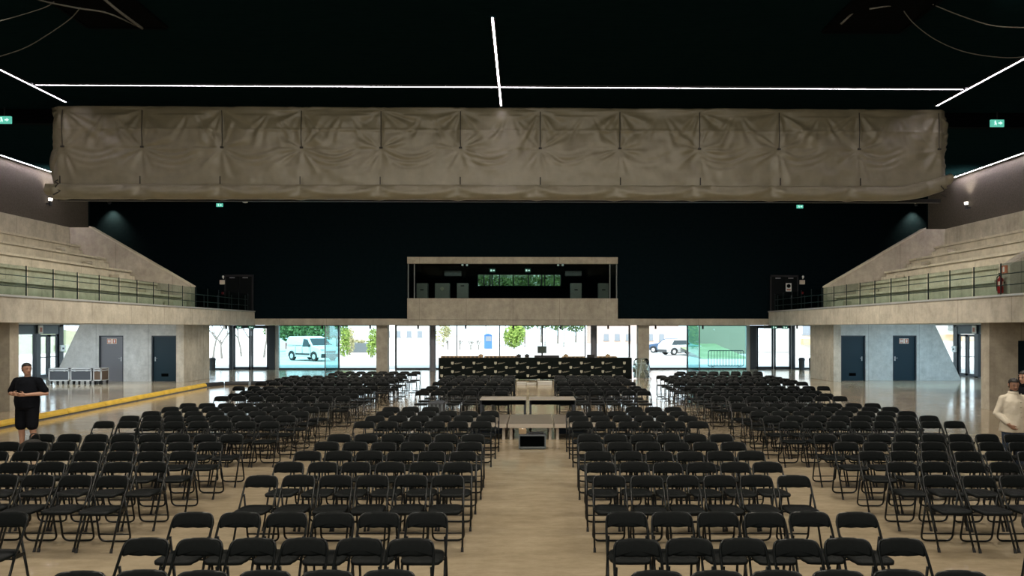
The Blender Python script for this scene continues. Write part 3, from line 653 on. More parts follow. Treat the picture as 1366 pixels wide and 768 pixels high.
for px, lab in ((319, 'green exit sign over the rear left doors, nearer the left pier'), (335, 'green exit sign over the rear left doors, nearer the tinted glass'), (1033, 'green exit sign between the two rear right door leaves'), (1047, 'green exit sign over the outer rear right door leaf')):
    exit_sign(px, 436.5, 44.3, .34, lab, 2.66, False, 'exit signs over the rear doors')
c = P(327, 267, 41.5)
root = empty('smoke_detector', (c.x, 41.5, CEIL), 0, 'small white detector at the ceiling beside the left exit sign', 'smoke detector')
bm = NB(); lathe(bm, [(.14, 0), (.14, -.05), (.09, -.09)], 18); obj('body', bm, M['white'], root)

# ------------------------------------------------------------------ rolled taupe curtain
CY = 23.8
XL, XR = PXW(64, CY), PXW(1267, CY)
ties = [PXW(84 + 106.1*k, CY) for k in range(12)]
ztop, zroll, zbot = CEIL-.0, 7.02, 6.48
def curtain_y(x, z):
    y = 0.0
    i = min(range(12), key=lambda k: abs(ties[k]-x)); 
    for k in range(max(0, i-1), min(12, i+2)):
        for zt, L, ph in ((8.15, .8, 0), (9.35, 1.5, 1.7)):
            dx, dz = x-ties[k], z-zt
            r = sqrt(dx*dx+dz*dz); a = atan2(dz, dx)
            nz = noise.noise(Vector((k*3.1+zt, a*1.5, 0)))
            amp = .042*min(1, r/.4)*math.exp(-(r/L)**2)*(.55+.9*max(0, noise.noise(Vector((a*1.3+k*5, zt, 2)))+.4))
            y += amp*sin(a*9 + ph + nz*5 + k*1.3)
    bay = (x - ties[0])/(ties[1]-ties[0]); kb = math.floor(bay); t = bay - kb; P_ = ties[1]-ties[0]
    y += .05*sin(pi*t)
    y += .05*noise.noise(Vector((x*.55, z*1.1, 4))) + .03*noise.noise(Vector((x*1.6+z*1.2, z*2.4-x*.5, 9))) + .010*noise.noise(Vector((x*5, z*5, 1)))
    # folds fanning down from where the cloth is pinched between two straps
    ap = .60 + .22*noise.noise(Vector((kb*7.3, 2, 0)))
    dx, dz = (t-ap)*P_, 9.42 - z
    if dz > 0:
        a = atan2(dx, dz); r = sqrt(dx*dx+dz*dz)
        wob = .25*noise.noise(Vector((r*2.2, kb*3.3, a*2)))
        y += .050*sin((a+wob*.35)*19 + kb*2.1)*math.exp(-((abs(a)-.52)/.30)**2)*math.exp(-((r-.85)/.50)**2)*(.6+.5*noise.noise(Vector((kb*1.7, 5, a))))
    # slack swags hanging from the strap ends
    cz = 8.16 - .34*sin(pi*min(1, t/.78)) if t < .78 else 8.16
    u = (z-cz); wv = sin(pi*min(1, t/.78)) if t < .78 else 0
    y += .036*sin(u*30 + 1.2*noise.noise(Vector((x*.9, kb, 3))))*math.exp(-((u+.03)/.26)**2)*wv*(.6+.8*noise.noise(Vector((kb*2.9, 8, 0))))
    y += .045*math.exp(-((z-8.72)/.035)**2)*(.6+.6*noise.noise(Vector((x*.4, 3, 3))))
    if z > 9.2: y *= .6
    return -y
root = empty('rolled_curtain', ((XL+XR)/2, CY, zbot), 0, 'huge taupe divider curtain gathered up under the ceiling', 'curtain')
nx, nz_ = 560, 72
bm = NB(); G = []
for j in range(nz_+1):
    row = []
    for i in range(nx+1):
        x = XL + (XR-XL)*i/nx; z = zroll-.06 + (ztop-zroll+.06)*j/nz_
        e = .25*max(0, 1-i/6) + .25*max(0, 1-(nx-i)/6)
        sag = (.16 if i < nx/2 else .0)*max(0, 1-i/14)
        xx = x + (.10*sin(z*3+.5) if i == 0 or i == nx else 0)*(.8)
        row.append(bm.verts.new((xx-(XL+XR)/2, curtain_y(x, z)+e, z-zbot)))
    G.append(row)
for j in range(nz_):
    for i in range(nx): bm.faces.new((G[j][i], G[j][i+1], G[j+1][i+1], G[j+1][i]))
o = obj('hanging_cloth', bm, M['curtain'], root, True); sd = o.modifiers.new('thick', 'SOLIDIFY'); sd.thickness = .012
# gathered hem: a long slack bag along the bottom, pinched at the ties
bm = NB(); G = []; m_ = 18
for i in range(nx+1):
    x = XL + (XR-XL)*i/nx
    bay = (x-ties[0])/(ties[1]-ties[0]); t = bay-math.floor(bay); sw = sin(pi*t)**.8
    up = .42*max(0, (i-nx*.93)/(nx*.07))**2
    hh = .50 - .04*sw; dd = .17 + .09*sw
    if i < 5 or i > nx-5: hh *= .75; dd *= .7
    row = []
    for j in range(m_):
        a = 2*pi*j/m_
        yy = -cos(a)*dd - .05
        zz = zroll - .02 - .02*sw - hh/2 + sin(a)*hh/2 + up
        if yy < 0:
            fold = .035*sin(11*(zz-7.0)/.5 + 6.5*sw) + .05*noise.noise(Vector((x*1.7, zz*4, 3)))*.8 + .05*math.exp(-(min(t, 1-t)/.07)**2)*(1 if zz < zroll-.1 else 0)
            yy += fold
        row.append(bm.verts.new((x-(XL+XR)/2, yy, zz-zbot)))
    G.append(row)
for i in range(nx):
    for j in range(m_): bm.faces.new((G[i][j], G[i+1][j], G[i+1][(j+1) % m_], G[i][(j+1) % m_]))
bm.faces.new(G[0][::-1]); bm.faces.new(G[-1]); bmesh.ops.recalc_face_normals(bm, faces=bm.faces)
obj('gathered_hem', bm, M['curtain'], root, True)
for x in ties:
    bm = NB(); tube(bm, [(x-(XL+XR)/2, curtain_y(x, z)-.035, z-zbot) for z in (9.32, 9.0, 8.7, 8.4, 8.18)], .013, 6); box(bm, x-(XL+XR)/2-.05, x-(XL+XR)/2+.05, curtain_y(x, 8.16)-.06, curtain_y(x, 8.16)-.02, 8.14-zbot, 8.19-zbot)
    obj('strap', bm, M['strap'], root)
    bm = NB(); tube(bm, [(x-(XL+XR)/2, -.16, z-zbot) for z in (7.22, 7.1, 6.98)], .018, 6); obj('hem_strap', bm, M['strap'], root)
bm = NB()
for sgn, x in ((-1, XL+.4), (1, XR-.35)):
    pts = [(x-(XL+XR)/2 + sgn*(.0+.09*sin(k*2.1)), -.2+.06*cos(k*1.3), .62-.07*k) for k in range(8)]
    tube(bm, pts, .02, 6)
obj('loose_cords', bm, M['strap'], root)
bm = NB(); box(bm, XL-(XL+XR)/2+.2, XR-(XL+XR)/2-.2, .16, .30, .02, .14); obj('bottom_bar', bm, M['housing'], root)
# ceiling bulkhead behind the curtain
S('beam_curtain', M['black'], (-20.4, 20.4, CY+.35, CY+.6, 9.0, CEIL), 0, 'black ceiling bulkhead the curtain hangs from', 'beam')

# ------------------------------------------------------------------ ceiling hatches and cables
for s, side in SIDES:
    xa, xb = sorted((P(119, 38, 17.5).x, P(221, 38, 17.5).x)) if s < 0 else sorted((P(1099, 42, 17.5).x, P(1199, 43, 17.5).x))
    root = empty('ceiling_hatch', ((xa+xb)/2, 15.6, CEIL-.03), 0, 'dark rigging hatch in the ceiling at the %s' % side, 'hatch')
    w = (xb-xa)/2
    bm = NB(); box(bm, -w, w, -1.9, 1.9, .0, .03); obj('panel', bm, M['black'], root)
    bm = NB()
    for d in ((-w-.06, -w, -1.9, 1.9), (w, w+.06, -1.9, 1.9), (-w, w, 1.9, 1.96), (-w, w, -1.96, -1.9)): box(bm, *d, -.03, .03)
    obj('rim', bm, M['black'], root)
def cable(pts, r, label):
    Y0 = 16.6
    w = [P(x, y, Yv) for x, y, Yv in pts]
    out = []
    for i in range(len(w)-1):
        p0, p1, p2, p3 = w[max(i-1, 0)], w[i], w[i+1], w[min(i+2, len(w)-1)]
        for k in range(6):
            t = k/6; out.append(.5*((2*p1)+(p2-p0)*t+(2*p0-5*p1+4*p2-p3)*t*t+(3*p1-p0-3*p2+p3)*t**3))
    out.append(w[-1])
    c = sum(out, Vector())/len(out)
    bm = NB(); tube(bm, [p-c for p in out], r, 6)
    o = obj('hanging_cable', bm, M['rope'], None, True, c); tag(o, label, 'cable', 'slack cables under the ceiling'); return o
cable([(-30, 36, 15.6), (0, 28, 15.8), (35, 18, 16), (66, 7, 16.1), (80, -8, 16.2)], .010, 'upper slack cable leaving the left hatch towards the side')
cable([(-25, 79, 17), (0, 75, 17.2), (35, 63, 17), (70, 42, 16.8), (95, 24, 16.6), (107, 10, 16.4)], .012, 'lower drooping cable below the left ceiling hatch')
cable([(30, -8, 16), (60, 2, 16), (105, 11, 16.2), (145, 18, 16.4), (190, 38, 17)], .018, 'pale cable crossing the left ceiling hatch')
cable([(138, -2, 16), (160, 16, 16.3), (190, 38, 17)], .030, 'thick pale rigging line at the left hatch')
cable([(1200, 5, 16.2), (1208, 18, 16.4), (1222, 34, 16.6), (1250, 54, 16.8), (1290, 70, 17), (1342, 77, 17.3), (1380, 74, 17.4)], .012, 'long drooping cable below the right ceiling hatch')
cable([(1232, -4, 16), (1245, 6, 16), (1290, 24, 16), (1330, 35, 16), (1385, 37, 16)], .012, 'upper slack cable leaving the right hatch towards the side')
cable([(1160, 12, 16.1), (1190, 7, 16.1), (1232, 1, 16.1), (1260, -8, 16)], .018, 'pale cable crossing the right ceiling hatch')
cable([(1122, 32, 16.8), (1143, 12, 16.4), (1156, -2, 16.1)], .026, 'thick rigging line at the right hatch')

# downlights under the rear slab
pend = [-16.4, -10.93, -8.2, -5.46, -2.73, 0, 2.73, 5.46, 8.2, 10.93, 16.4]
for i, x in enumerate(pend):
    root = empty('soffit_spotlight', (x, 43.1, 2.66), 0, 'small black soffit spotlight, %s from the left along the rear glazing' % ORD[i], 'spotlight', 'black spotlights under the rear soffit')
    bm = NB(); box(bm, -.06, .06, -.04, .04, -.03, 0); obj('base', bm, M['housing'], root)
    bm = NB(); cyl(bm, (0, 0, -.04), (0, 0, -.24), .055, n=14); obj('can', bm, M['housing'], root)

# lobby call boxes
c = P(82, 462, 38.9); root = empty('access_box', (-23.12, 38.87, c.z-.15), 0, 'small white box on the dark post by the left lobby door', 'box'); bm = NB(); box(bm, -.03, .06, -.18, .18, -.1, .22, .015); obj('body', bm, M['white'], root); bm = NB(); box(bm, .06, .065, -.08, .08, 0, .1); obj('screen', bm, M['screen'], root)
c = P(1279, 463, 38.9); root = empty('access_box', (23.12, 38.87, c.z-.15), 0, 'small white box on the dark post by the right lobby door', 'box'); bm = NB(); box(bm, -.06, .03, -.18, .18, -.1, .22, .015); obj('body', bm, M['white'], root); bm = NB(); box(bm, -.065, -.06, -.08, .08, 0, .1); obj('screen', bm, M['screen'], root)
for s, side in SIDES:
    root = empty('pictogram_sign', (s*23.05, 37.05, 2.2), 0, 'narrow red and cream sign over the %s lobby glass door' % side, 'sign')
    bm = NB(); box(bm, -.02, .02, -.16, .16, 0, .4, .004); obj('plate', bm, M['sign_cream'], root)
    bm = NB(); box(bm, min(-s*.028, -s*.02), max(-s*.028, -s*.02), -.09, .09, .08, .3); obj('panel', bm, M['sign_red'], root)

# ------------------------------------------------------------------ yellow kerb
p0, p1 = Vector((-12.30, 15.5, 0)), Vector((-12.74, 31.5, 0)); nseg = 8
prof = [(-.10, 0), (.10, 0), (.11, .03), (.105, .09), (.07, .15), (.02, .17), (-.04, .165), (-.09, .12), (-.11, .05)]
for k in range(nseg):
    a, b_ = p0.lerp(p1, k/nseg), p0.lerp(p1, (k+1)/nseg)
    L = (b_-a).length
    bm = NB(); prism(bm, prof, 1, .012, L-.012)
    root = empty('kerb_segment', a, atan2(-(b_-a).x, (b_-a).y), 'yellow kerb segment on the left floor, %s from the near end' % ORD[k], 'kerb', 'yellow kerb along the left side')
    obj('body', bm, M['yellow'], root)
    bm = NB(); prism(bm, [(.095, .0), (.125, 0), (.118, .035), (.108, .035)], 1, .012, L-.012); obj('base_strip', bm, M['black_kerb'], root)
q = [(-12.74, 31.62), (-12.35, 32.5), (-11.3, 32.75), (-9.8, 32.85), (-8.3, 32.9)]
for k in range(4):
    a, b_ = Vector((*q[k], 0)), Vector((*q[k+1], 0)); a = a + (b_-a).normalized()*.05; b_ = b_ - (b_-a).normalized()*.04; L = (b_-a).length
    bm = NB(); prism(bm, prof, 1, .01, L-.01)
    o = obj('kerb_segment', bm, M['black_kerb'], None, False, a, (0, 0, atan2(-(b_-a).x, (b_-a).y)))
    tag(o, 'black kerb segment turning across the rear left floor, %s from the yellow kerb' % ORD[k], 'kerb', 'black kerb across the rear left')

# ------------------------------------------------------------------ flight cases by the left lobby wall
def flight_case(cx, cy, w, d, h, z0, label, body, group='flight cases by the left lobby wall', rz=0, castors=True):
    root = empty('flight_case', (cx, cy, 0), rz, label, 'flight case', group)
    bm = NB(); box(bm, -w/2+.015, w/2-.015, -d/2+.015, d/2-.015, z0+.015, h-.12); obj('body', bm, body, root)
    bm = NB(); box(bm, -w/2+.015, w/2-.015, -d/2+.015, d/2-.015, h-.115, h-.012, .01); obj('lid', bm, body, root)
    bm = NB(); t = .045
    for sx in (-1, 1):
        for sy in (-1, 1):
            x0, x1 = sorted((sx*w/2, sx*(w/2-t))); y0, y1 = sorted((sy*d/2, sy*(d/2-t))); box(bm, x0, x1, y0, y1, z0, h)
    for z in (z0, h-.13, h-t):
        for sy in (-1, 1):
            y0, y1 = sorted((sy*d/2, sy*(d/2-t))); box(bm, -w/2, w/2, y0, y1, z, z+t)
        for sx in (-1, 1):
            x0, x1 = sorted((sx*w/2, sx*(w/2-t))); box(bm, x0, x1, -d/2, d/2, z, z+t)
    obj('edge_frame', bm, M['alu'], root)
    for sx in (-1, 1):
        bm = NB(); box(bm, sx*w*.28-.045, sx*w*.28+.045, -d/2-.02, -d/2+.01, h-.15, h-.07, .01); obj('latch', bm, M['steel'], root)
    if castors:
        for sx in (-.8, -.25, .3, .8):
            for sy in (-1, 1):
                if abs(sx) < .5 and sy > 0: continue
                bm = NB(); cyl(bm, (sx*w/2-.02, sy*(d/2-.08), .05), (sx*w/2+.02, sy*(d/2-.08), .05), .05, n=12); box(bm, sx*w/2-.03, sx*w/2+.03, sy*(d/2-.08)-.03, sy*(d/2-.08)+.03, .07, z0+.01)
                obj('castor', bm, M['rubber'], root)
    return root
flight_case(-19.68, 33.3, .90, .6, .72, .16, 'grey flight case on castors, outer one of the pair left of the grey door', M['case'])
flight_case(-18.73, 33.3, .92, .6, .72, .16, 'grey flight case on castors, nearer the grey door of the pair', M['case'])
flight_case(-18.05, 33.35, .36, .6, .72, .16, 'narrow brown flight case beside the grey lobby door', M['case_brown'])

# ------------------------------------------------------------------ bins
for px, Y, lab in ((283.5, 44.3, 'dark bin by the rear left glass doors'), (1069.5, 43.9, 'dark bin by the rear right glass, nearer the doors'), (1083, 43.9, 'dark bin by the rear right glass beside the concrete pier')):
    root = empty('waste_bin', (PXW(px, Y), Y, 0), 0, lab, 'bin', 'dark bins by the rear doors')
    bm = NB(); lathe(bm, [(.12, 0), (.15, .01), (.175, .58), (.18, .60)], 20); obj('body', bm, M['bin'], root, False)
    bm = NB(); lathe(bm, [(.19, .60), (.19, .64), (.15, .72), (.08, .75)], 20); obj('lid', bm, M['bin'], root, False)

# ------------------------------------------------------------------ mixing desk: tables, printed cloth and gear
DY = 36.0
dx0, dx1 = PXW(585, DY), PXW(843, DY)
nT = 5; tw = (dx1-dx0)/nT
for k in range(nT):
    root = empty('trestle_table', (dx0+tw*(k+.5), DY+.45, 0), 0, 'trestle table behind the printed cloth, %s from the left' % ORD[k], 'table', 'tables of the mixing desk')
    bm = NB(); box(bm, -tw/2+.01, tw/2-.01, -.4, .4, 1.0, 1.04, .006); obj('tabletop', bm, M['tabletop'], root)
    for sx in (-1, 1):
        for sy in (-1, 1):
            bm = NB(); cyl(bm, (sx*(tw/2-.12), sy*.33, 0), (sx*(tw/2-.16), sy*.30, 1.0), .018, n=8); obj('leg', bm, M['frame'], root)
root = empty('printed_cloth', ((dx0+dx1)/2, DY, 0), 0, 'long black cloth printed with repeating cream emblems hung before the mixing desk', 'cloth')
W2 = (dx1-dx0)/2
bm = NB(); nx2 = 240; rows = []
def cloth_y(x, z): return .012*sin(x*6)*(1.05-z) + .02*noise.noise(Vector((x*1.4, z, 0)))
for z in (0.01, .3, .6, .9, 1.0):
    rows.append([bm.verts.new((-W2+2*W2*i/nx2, cloth_y(-W2+2*W2*i/nx2, z), z)) for i in range(nx2+1)])
rows.append([bm.verts.new((-W2+2*W2*i/nx2, .03, 1.048)) for i in range(nx2+1)])
for j in range(len(rows)-1):
    for i in range(nx2): bm.faces.new((rows[j][i], rows[j][i+1], rows[j+1][i+1], rows[j+1][i]))
o = obj('cloth_panel', bm, M['cloth_black'], root, True); sd = o.modifiers.new('t', 'SOLIDIFY'); sd.thickness = .006; sd.offset = 1
bmA, bmB = NB(), NB()
zr = [P(600, y, DY).z for y in (484.2, 490, 495.6, 501.2, 506.8)]
for r, z in enumerate(zr):
    xs = PXW(603.6 if r % 2 == 0 else 589.3, DY) - (dx0+dx1)/2
    while xs < W2-.12:
        e = cloth_y(xs, z)-.016
        prism(bmA, [(xs-.062, z+.066), (xs-.062, z-.025), (xs-.042, z-.058), (xs, z-.07), (xs+.042, z-.058), (xs+.062, z-.025), (xs+.062, z+.066)], 1, e-.002, e+.002)
        if xs < W2-.5:
            tube(bmB, [(xs+.11+.026*k, e, z-.03+.004*k+.030*sin(k*1.9)*(1-k/16)) for k in range(14)], [.018]*5+[.014]*5+[.010, .008, .007, .006], 4)
            tube(bmB, [(xs+.12, e, z-.05), (xs+.3, e, z-.02), (xs+.46, e, z+.03)], [.006, .010, .005], 4)
        xs += 1.032
obj('logo', bmA, M['logo'], root); obj('script_print', bmB, M['logo_dim'], root)
# small dark mark inside each emblem
def gear(name, px0, px1, py0, py1, dy, dep, m, label, cat, bev=.01):
    a, b_ = P(px0, py0, DY+dy), P(px1, py1, DY+dy)
    root = empty(name, ((a.x+b_.x)/2, DY+dy, 1.04), 0, label, cat)
    bm = NB(); w, h = (b_.x-a.x)/2, max(.03, a.z-1.04); box(bm, -w, w, 0, dep, 0, h, min(bev, h*.3)); obj('body', bm, m, root)
    return root, w, h
r, w, h = gear('mixing_console', 713, 746, 474.2, 477, .2, .55, M['housing'], 'wide dark mixing console beside the monitor on the desk', 'mixing console')
bm = NB()
for k in range(24): box(bm, -w+.05+k*(2*w-.1)/24, -w+.07+k*(2*w-.1)/24, .05, .5, h, h+.015)
obj('fader_bank', bm, M['alu'], r)
r, w, h = gear('rack_unit', 588, 640, 474.8, 477, .15, .4, M['tan'], 'long low tan rack unit at the left part of the desk', 'rack unit')
bm = NB()
for k in range(9): box(bm, -w+.08+k*.2, -w+.2+k*.2, -.01, .0, .02, h-.02)
obj('front_panel', bm, M['housing'], r)
r, w, h = gear('rack_unit', 646, 690, 474.8, 477, .15, .4, M['tan'], 'long low tan rack unit in the middle of the desk', 'rack unit')
bm = NB()
for k in range(8): box(bm, -w+.08+k*.2, -w+.2+k*.2, -.01, .0, .02, h-.02)
obj('front_panel', bm, M['housing'], r)
r, w, h = gear('rack_unit', 750, 780, 475.4, 477, .15, .4, M['tan'], 'low tan rack unit between the console and the black box', 'rack unit')
bm = NB()
for k in range(5): box(bm, -w+.08+k*.2, -w+.2+k*.2, -.01, .0, .015, h-.015)
obj('front_panel', bm, M['housing'], r)
r, w, h = gear('rack_unit', 797, 823, 475.2, 478, .15, .4, M['tan'], 'low tan rack unit near the right end of the desk', 'rack unit')
bm = NB()
for k in range(4): box(bm, -w+.08+k*.2, -w+.2+k*.2, -.01, .0, .02, h-.02)
obj('front_panel', bm, M['housing'], r)
r, w, h = gear('equipment_box', 783.5, 793, 472.8, 478, .1, .3, M['housing'], 'small black box standing on the desk before the right column', 'equipment box')
bm = NB(); box(bm, -w+.02, w-.02, -.008, 0, .03, h-.03); obj('front_grille', bm, M['rubber'], r)
for px, lab in ((641.5, 'small tan controller on the desk left of the monitor'), (692, 'small dark controller on the desk just left of the monitor'), (703, 'small dark headset box next to the monitor'), (755, 'small tan speaker on the desk right of the monitor'), (811, 'small tan controller near the right end of the desk')):
    r, w, h = gear('controller', px-3, px+3, 472.6, 477, .58, .18, M['housing'] if 'dark' in lab else M['tan'], lab, 'controller', .03)
    bm = NB(); cyl(bm, (0, .1, h), (0, .1, h+.03), .03, n=10); obj('knob', bm, M['rubber'], r)
a, b_ = P(717, 461.7, DY+.08), P(729, 471, DY+.08)
root = empty('monitor', ((a.x+b_.x)/2, DY+.08, 1.04), 0, 'dark computer monitor standing on the mixing desk', 'monitor')
w = (b_.x-a.x)/2
bm = NB(); box(bm, -w, w, -.02, .03, b_.z-1.04, a.z-1.04, .01); sc = obj('case', bm, M['housing'], root)
bm = NB(); box(bm, -w+.02, w-.02, -.024, -.019, b_.z-1.02, a.z-1.06); obj('screen', bm, M['screen'], sc)
bm = NB(); box(bm, -.03, .03, .0, .04, .02, b_.z-1.02); box(bm, -.16, .16, -.05, .10, 0, .02, .008); obj('stand', bm, M['housing'], root)
# clear plastic cover and folded stand right of the desk
c = P(848, 492, 36.3)
root = empty('plastic_cover', (c.x+.28, 36.4, 0), 0, 'loose clear plastic sheet bunched at the right end of the desk', 'plastic sheet')
bm = NB(); R = []
for j, z in enumerate((.05, .3, .6, .85, 1.0)):
    R.append([bm.verts.new(((.36+.05*noise.noise(Vector((k*.9, z*4, 1)))*3)*cos(2*pi*k/24)*(1-.25*(z > .9)), (.25+.04*noise.noise(Vector((k*.7, z*4, 5)))*3)*sin(2*pi*k/24), z+.03*noise.noise(Vector((k, z, 2))))) for k in range(24)])
for j in range(4):
    for k in range(24): bm.faces.new((R[j][k], R[j][(k+1) % 24], R[j+1][(k+1) % 24], R[j+1][k]))
bm.faces.new(R[-1]); obj('sheet', bm, M['plastic'], root, True)
bm = NB(); 
for k in range(3):
    a = 2*pi*k/3; cyl(bm, (0, 0, .75), (.25*cos(a), .18*sin(a), 0.01), .014, n=6)
cyl(bm, (0, 0, .3), (0, 0, .98), .018, n=8); box(bm, -.2, .2, -.12, .12, .72, .78); obj('stand_inside', bm, M['alu'], root)
root = empty('folding_stand', (P(863, 505, 36.2).x, 36.0, 0), 0, 'small low folding stand on the floor right of the plastic sheet', 'stand')
bm = NB(); cyl(bm, (-.18, 0, .01), (.16, 0, .42), .014, n=6); cyl(bm, (.18, 0, .01), (-.16, 0, .42), .014, n=6); obj('crossed_legs', bm, M['frame'], root)
bm = NB(); box(bm, -.2, .2, -.02, .02, .41, .44); obj('bar', bm, M['frame'], root)
# white boxes at the end of the aisle
for px, py, w, h, lab in ((696, 513.5, .40, .13, 'white box at the far end of the aisle, left one'), (709, 513.5, .38, .09, 'white box at the far end of the aisle, middle one'), (727, 513, .60, .16, 'white box at the far end of the aisle, right one')):
    c = P(px, py, 32.3); root = empty('white_box', (c.x, 32.5, 0), random.uniform(-.2, .2), lab, 'box', 'white boxes at the end of the aisle')
    bm = NB(); box(bm, -w/2, w/2, -.15, .15, 0, h, .012); obj('carton', bm, M['carton'], root); bm = NB(); box(bm, -w/2-.008, w/2+.008, -.158, .158, h-.04, h+.008, .005); obj('lid', bm, M['carton'], root)

# ------------------------------------------------------------------ two tables, stage decks, open case in the aisle
def c2w(px, d): return cam_to_world((px-PX)/F*d, d)
for px0, px1, lab in ((641, 702.5, 'pale topped table behind the stage decks, left of the pair'), (705.5, 767, 'pale topped table behind the stage decks, right of the pair')):
    d = 18.75; x, y = c2w((px0+px1)/2, d); w = (px1-px0)/F*d/2*.99
    root = empty('folding_table', (x, y, 0), -YAW, lab, 'table', 'tables across the aisle')
    zt = .715
    bm = NB(); box(bm, -w, w, -.40, .40, zt-.025, zt, .006); obj('tabletop', bm, M['tabletop'], root)
    bm = NB(); box(bm, -w+.02, w-.02, -.385, -.36, zt-.13, zt-.025); box(bm, -w+.02, w-.02, .36, .385, zt-.13, zt-.025); obj('apron', bm, M['black'], root)
    for sx in (-1, 1):
        for sy in (-1, 1):
            bm = NB(); lx = sx*(w-.035); box(bm, lx-.025, lx+.025, sy*.36-.025, sy*.36+.025, 0, zt-.02); obj('leg', bm, M['frame'], root)
for k, lab in ((-1, 'low wooden stage deck on pale legs, left one in the aisle'), (0, 'low wooden stage deck on pale legs, middle one in the aisle'), (1, 'low wooden stage deck on pale legs, right one in the aisle')):
    d = 17.35; px = 708 + k*59; x, y = c2w(px, d)
    root = empty('stage_deck', (x, y, 0), -YAW, lab, 'stage deck', 'stage decks in the aisle')
    z = .36
    bm = NB(); box(bm, -.49, .49, -.90, .90, z-.03, z, .004); obj('deck_board', bm, M['deck'], root)
    bm = NB()
    for a in ((-.495, .495, -.91, -.88), (-.495, .495, .88, .91), (-.495, -.465, -.9, .9), (.465, .495, -.9, .9)): box(bm, *a, z-.09, z-.002)
    obj('edge_frame', bm, M['tabletop'], root)
    for sx in (-1, 1):
        for sy in (-1, 1):
            bm = NB(); box(bm, sx*.43-.03, sx*.43+.03, sy*.8-.03, sy*.8+.03, 0, z-.03); obj('leg', bm, M['tabletop'], root)
    if k:
        bm = NB(); box(bm, -.38, .38, -.05, -.03, .02, z-.09); obj('blue_panel', bm, M['blue_panel'], root)  # plain dark blue panel across the underside of the outer decks
d = 15.35; x, y = c2w(710, d)
root = empty('floor_monitor', (x, y, 0), -YAW, 'open black floor monitor box with a pale frame in the centre aisle', 'floor monitor')
bm = NB(); w, dp, h = .27, .17, .29
for a in ((-w, w, -dp, dp, .03, .05), (-w, w, -dp, dp, h-.02, h), (-w, -w+.02, -dp, dp, .03, h), (w-.02, w, -dp, dp, .03, h), (-w, w, dp-.02, dp, .03, h)): box(bm, *a)
obj('cabinet', bm, M['case'], root)
bm = NB()
for a in ((-w-.005, -w+.018, -dp-.012, -dp+.012, .02, h), (w-.015, w+.005, -dp-.012, -dp+.012, .02, h), (-w, w, -dp-.012, -dp+.012, h-.015, h+.002), (-w, w, -dp-.012, -dp+.012, .02, .055)): box(bm, *a)
obj('front_frame', bm, M['frame_grey'], root)
bm = NB(); box(bm, -w+.03, w-.03, -dp+.015, -dp+.03, .05, h-.02); obj('grille', bm, M['black'], root)
for sx in (-1, 1):
    bm = NB(); cyl(bm, (sx*.24, -.1, 0), (sx*.24, -.1, .035), .022, n=10); cyl(bm, (sx*.24, .1, 0), (sx*.24, .1, .035), .022, n=10); obj('foot', bm, M['rubber'], root)
x2, y2 = c2w(697, 15.4); root = empty('cardboard_box', (x2, y2, .292), -YAW+.1, 'small tan cardboard box on top of the floor monitor', 'box')
bm = NB(); box(bm, -.075, .075, -.07, .07, 0, .10, .004); obj('carton', bm, M['tan'], root); bm = NB(); box(bm, -.015, .015, -.071, .071, .1, .102); obj('tape', bm, M['sign_cream'], root)
x2, y2 = c2w(715, 15.4); root = empty('laptop', (x2, y2, .292), -YAW, 'closed black laptop lying on the floor monitor', 'laptop')
bm = NB(); box(bm, -.15, .15, -.1, .1, 0, .014, .004); obj('base', bm, M['housing'], root); bm = NB(); box(bm, -.15, .15, -.1, .1, .015, .024, .004); obj('lid', bm, M['housing'], root)
# case of folded gear standing left of the tables
x, y = c2w(583, 17.9); root = empty('gear_crate', (x, y, 0), -YAW, 'slatted dark crate standing left of the aisle tables', 'crate')
bm = NB(); box(bm, -.17, .17, -.2, .2, .02, .66); obj('box', bm, M['case'], root)
bm = NB()
for k in range(4): box(bm, -.16+.095*k, -.12+.095*k, -.225, -.2, .02, .66)
obj('slats', bm, M['frame_grey'], root)
bm = NB(); box(bm, -.19, .19, -.23, .22, .66, .70, .005); obj('lid', bm, M['case'], root)

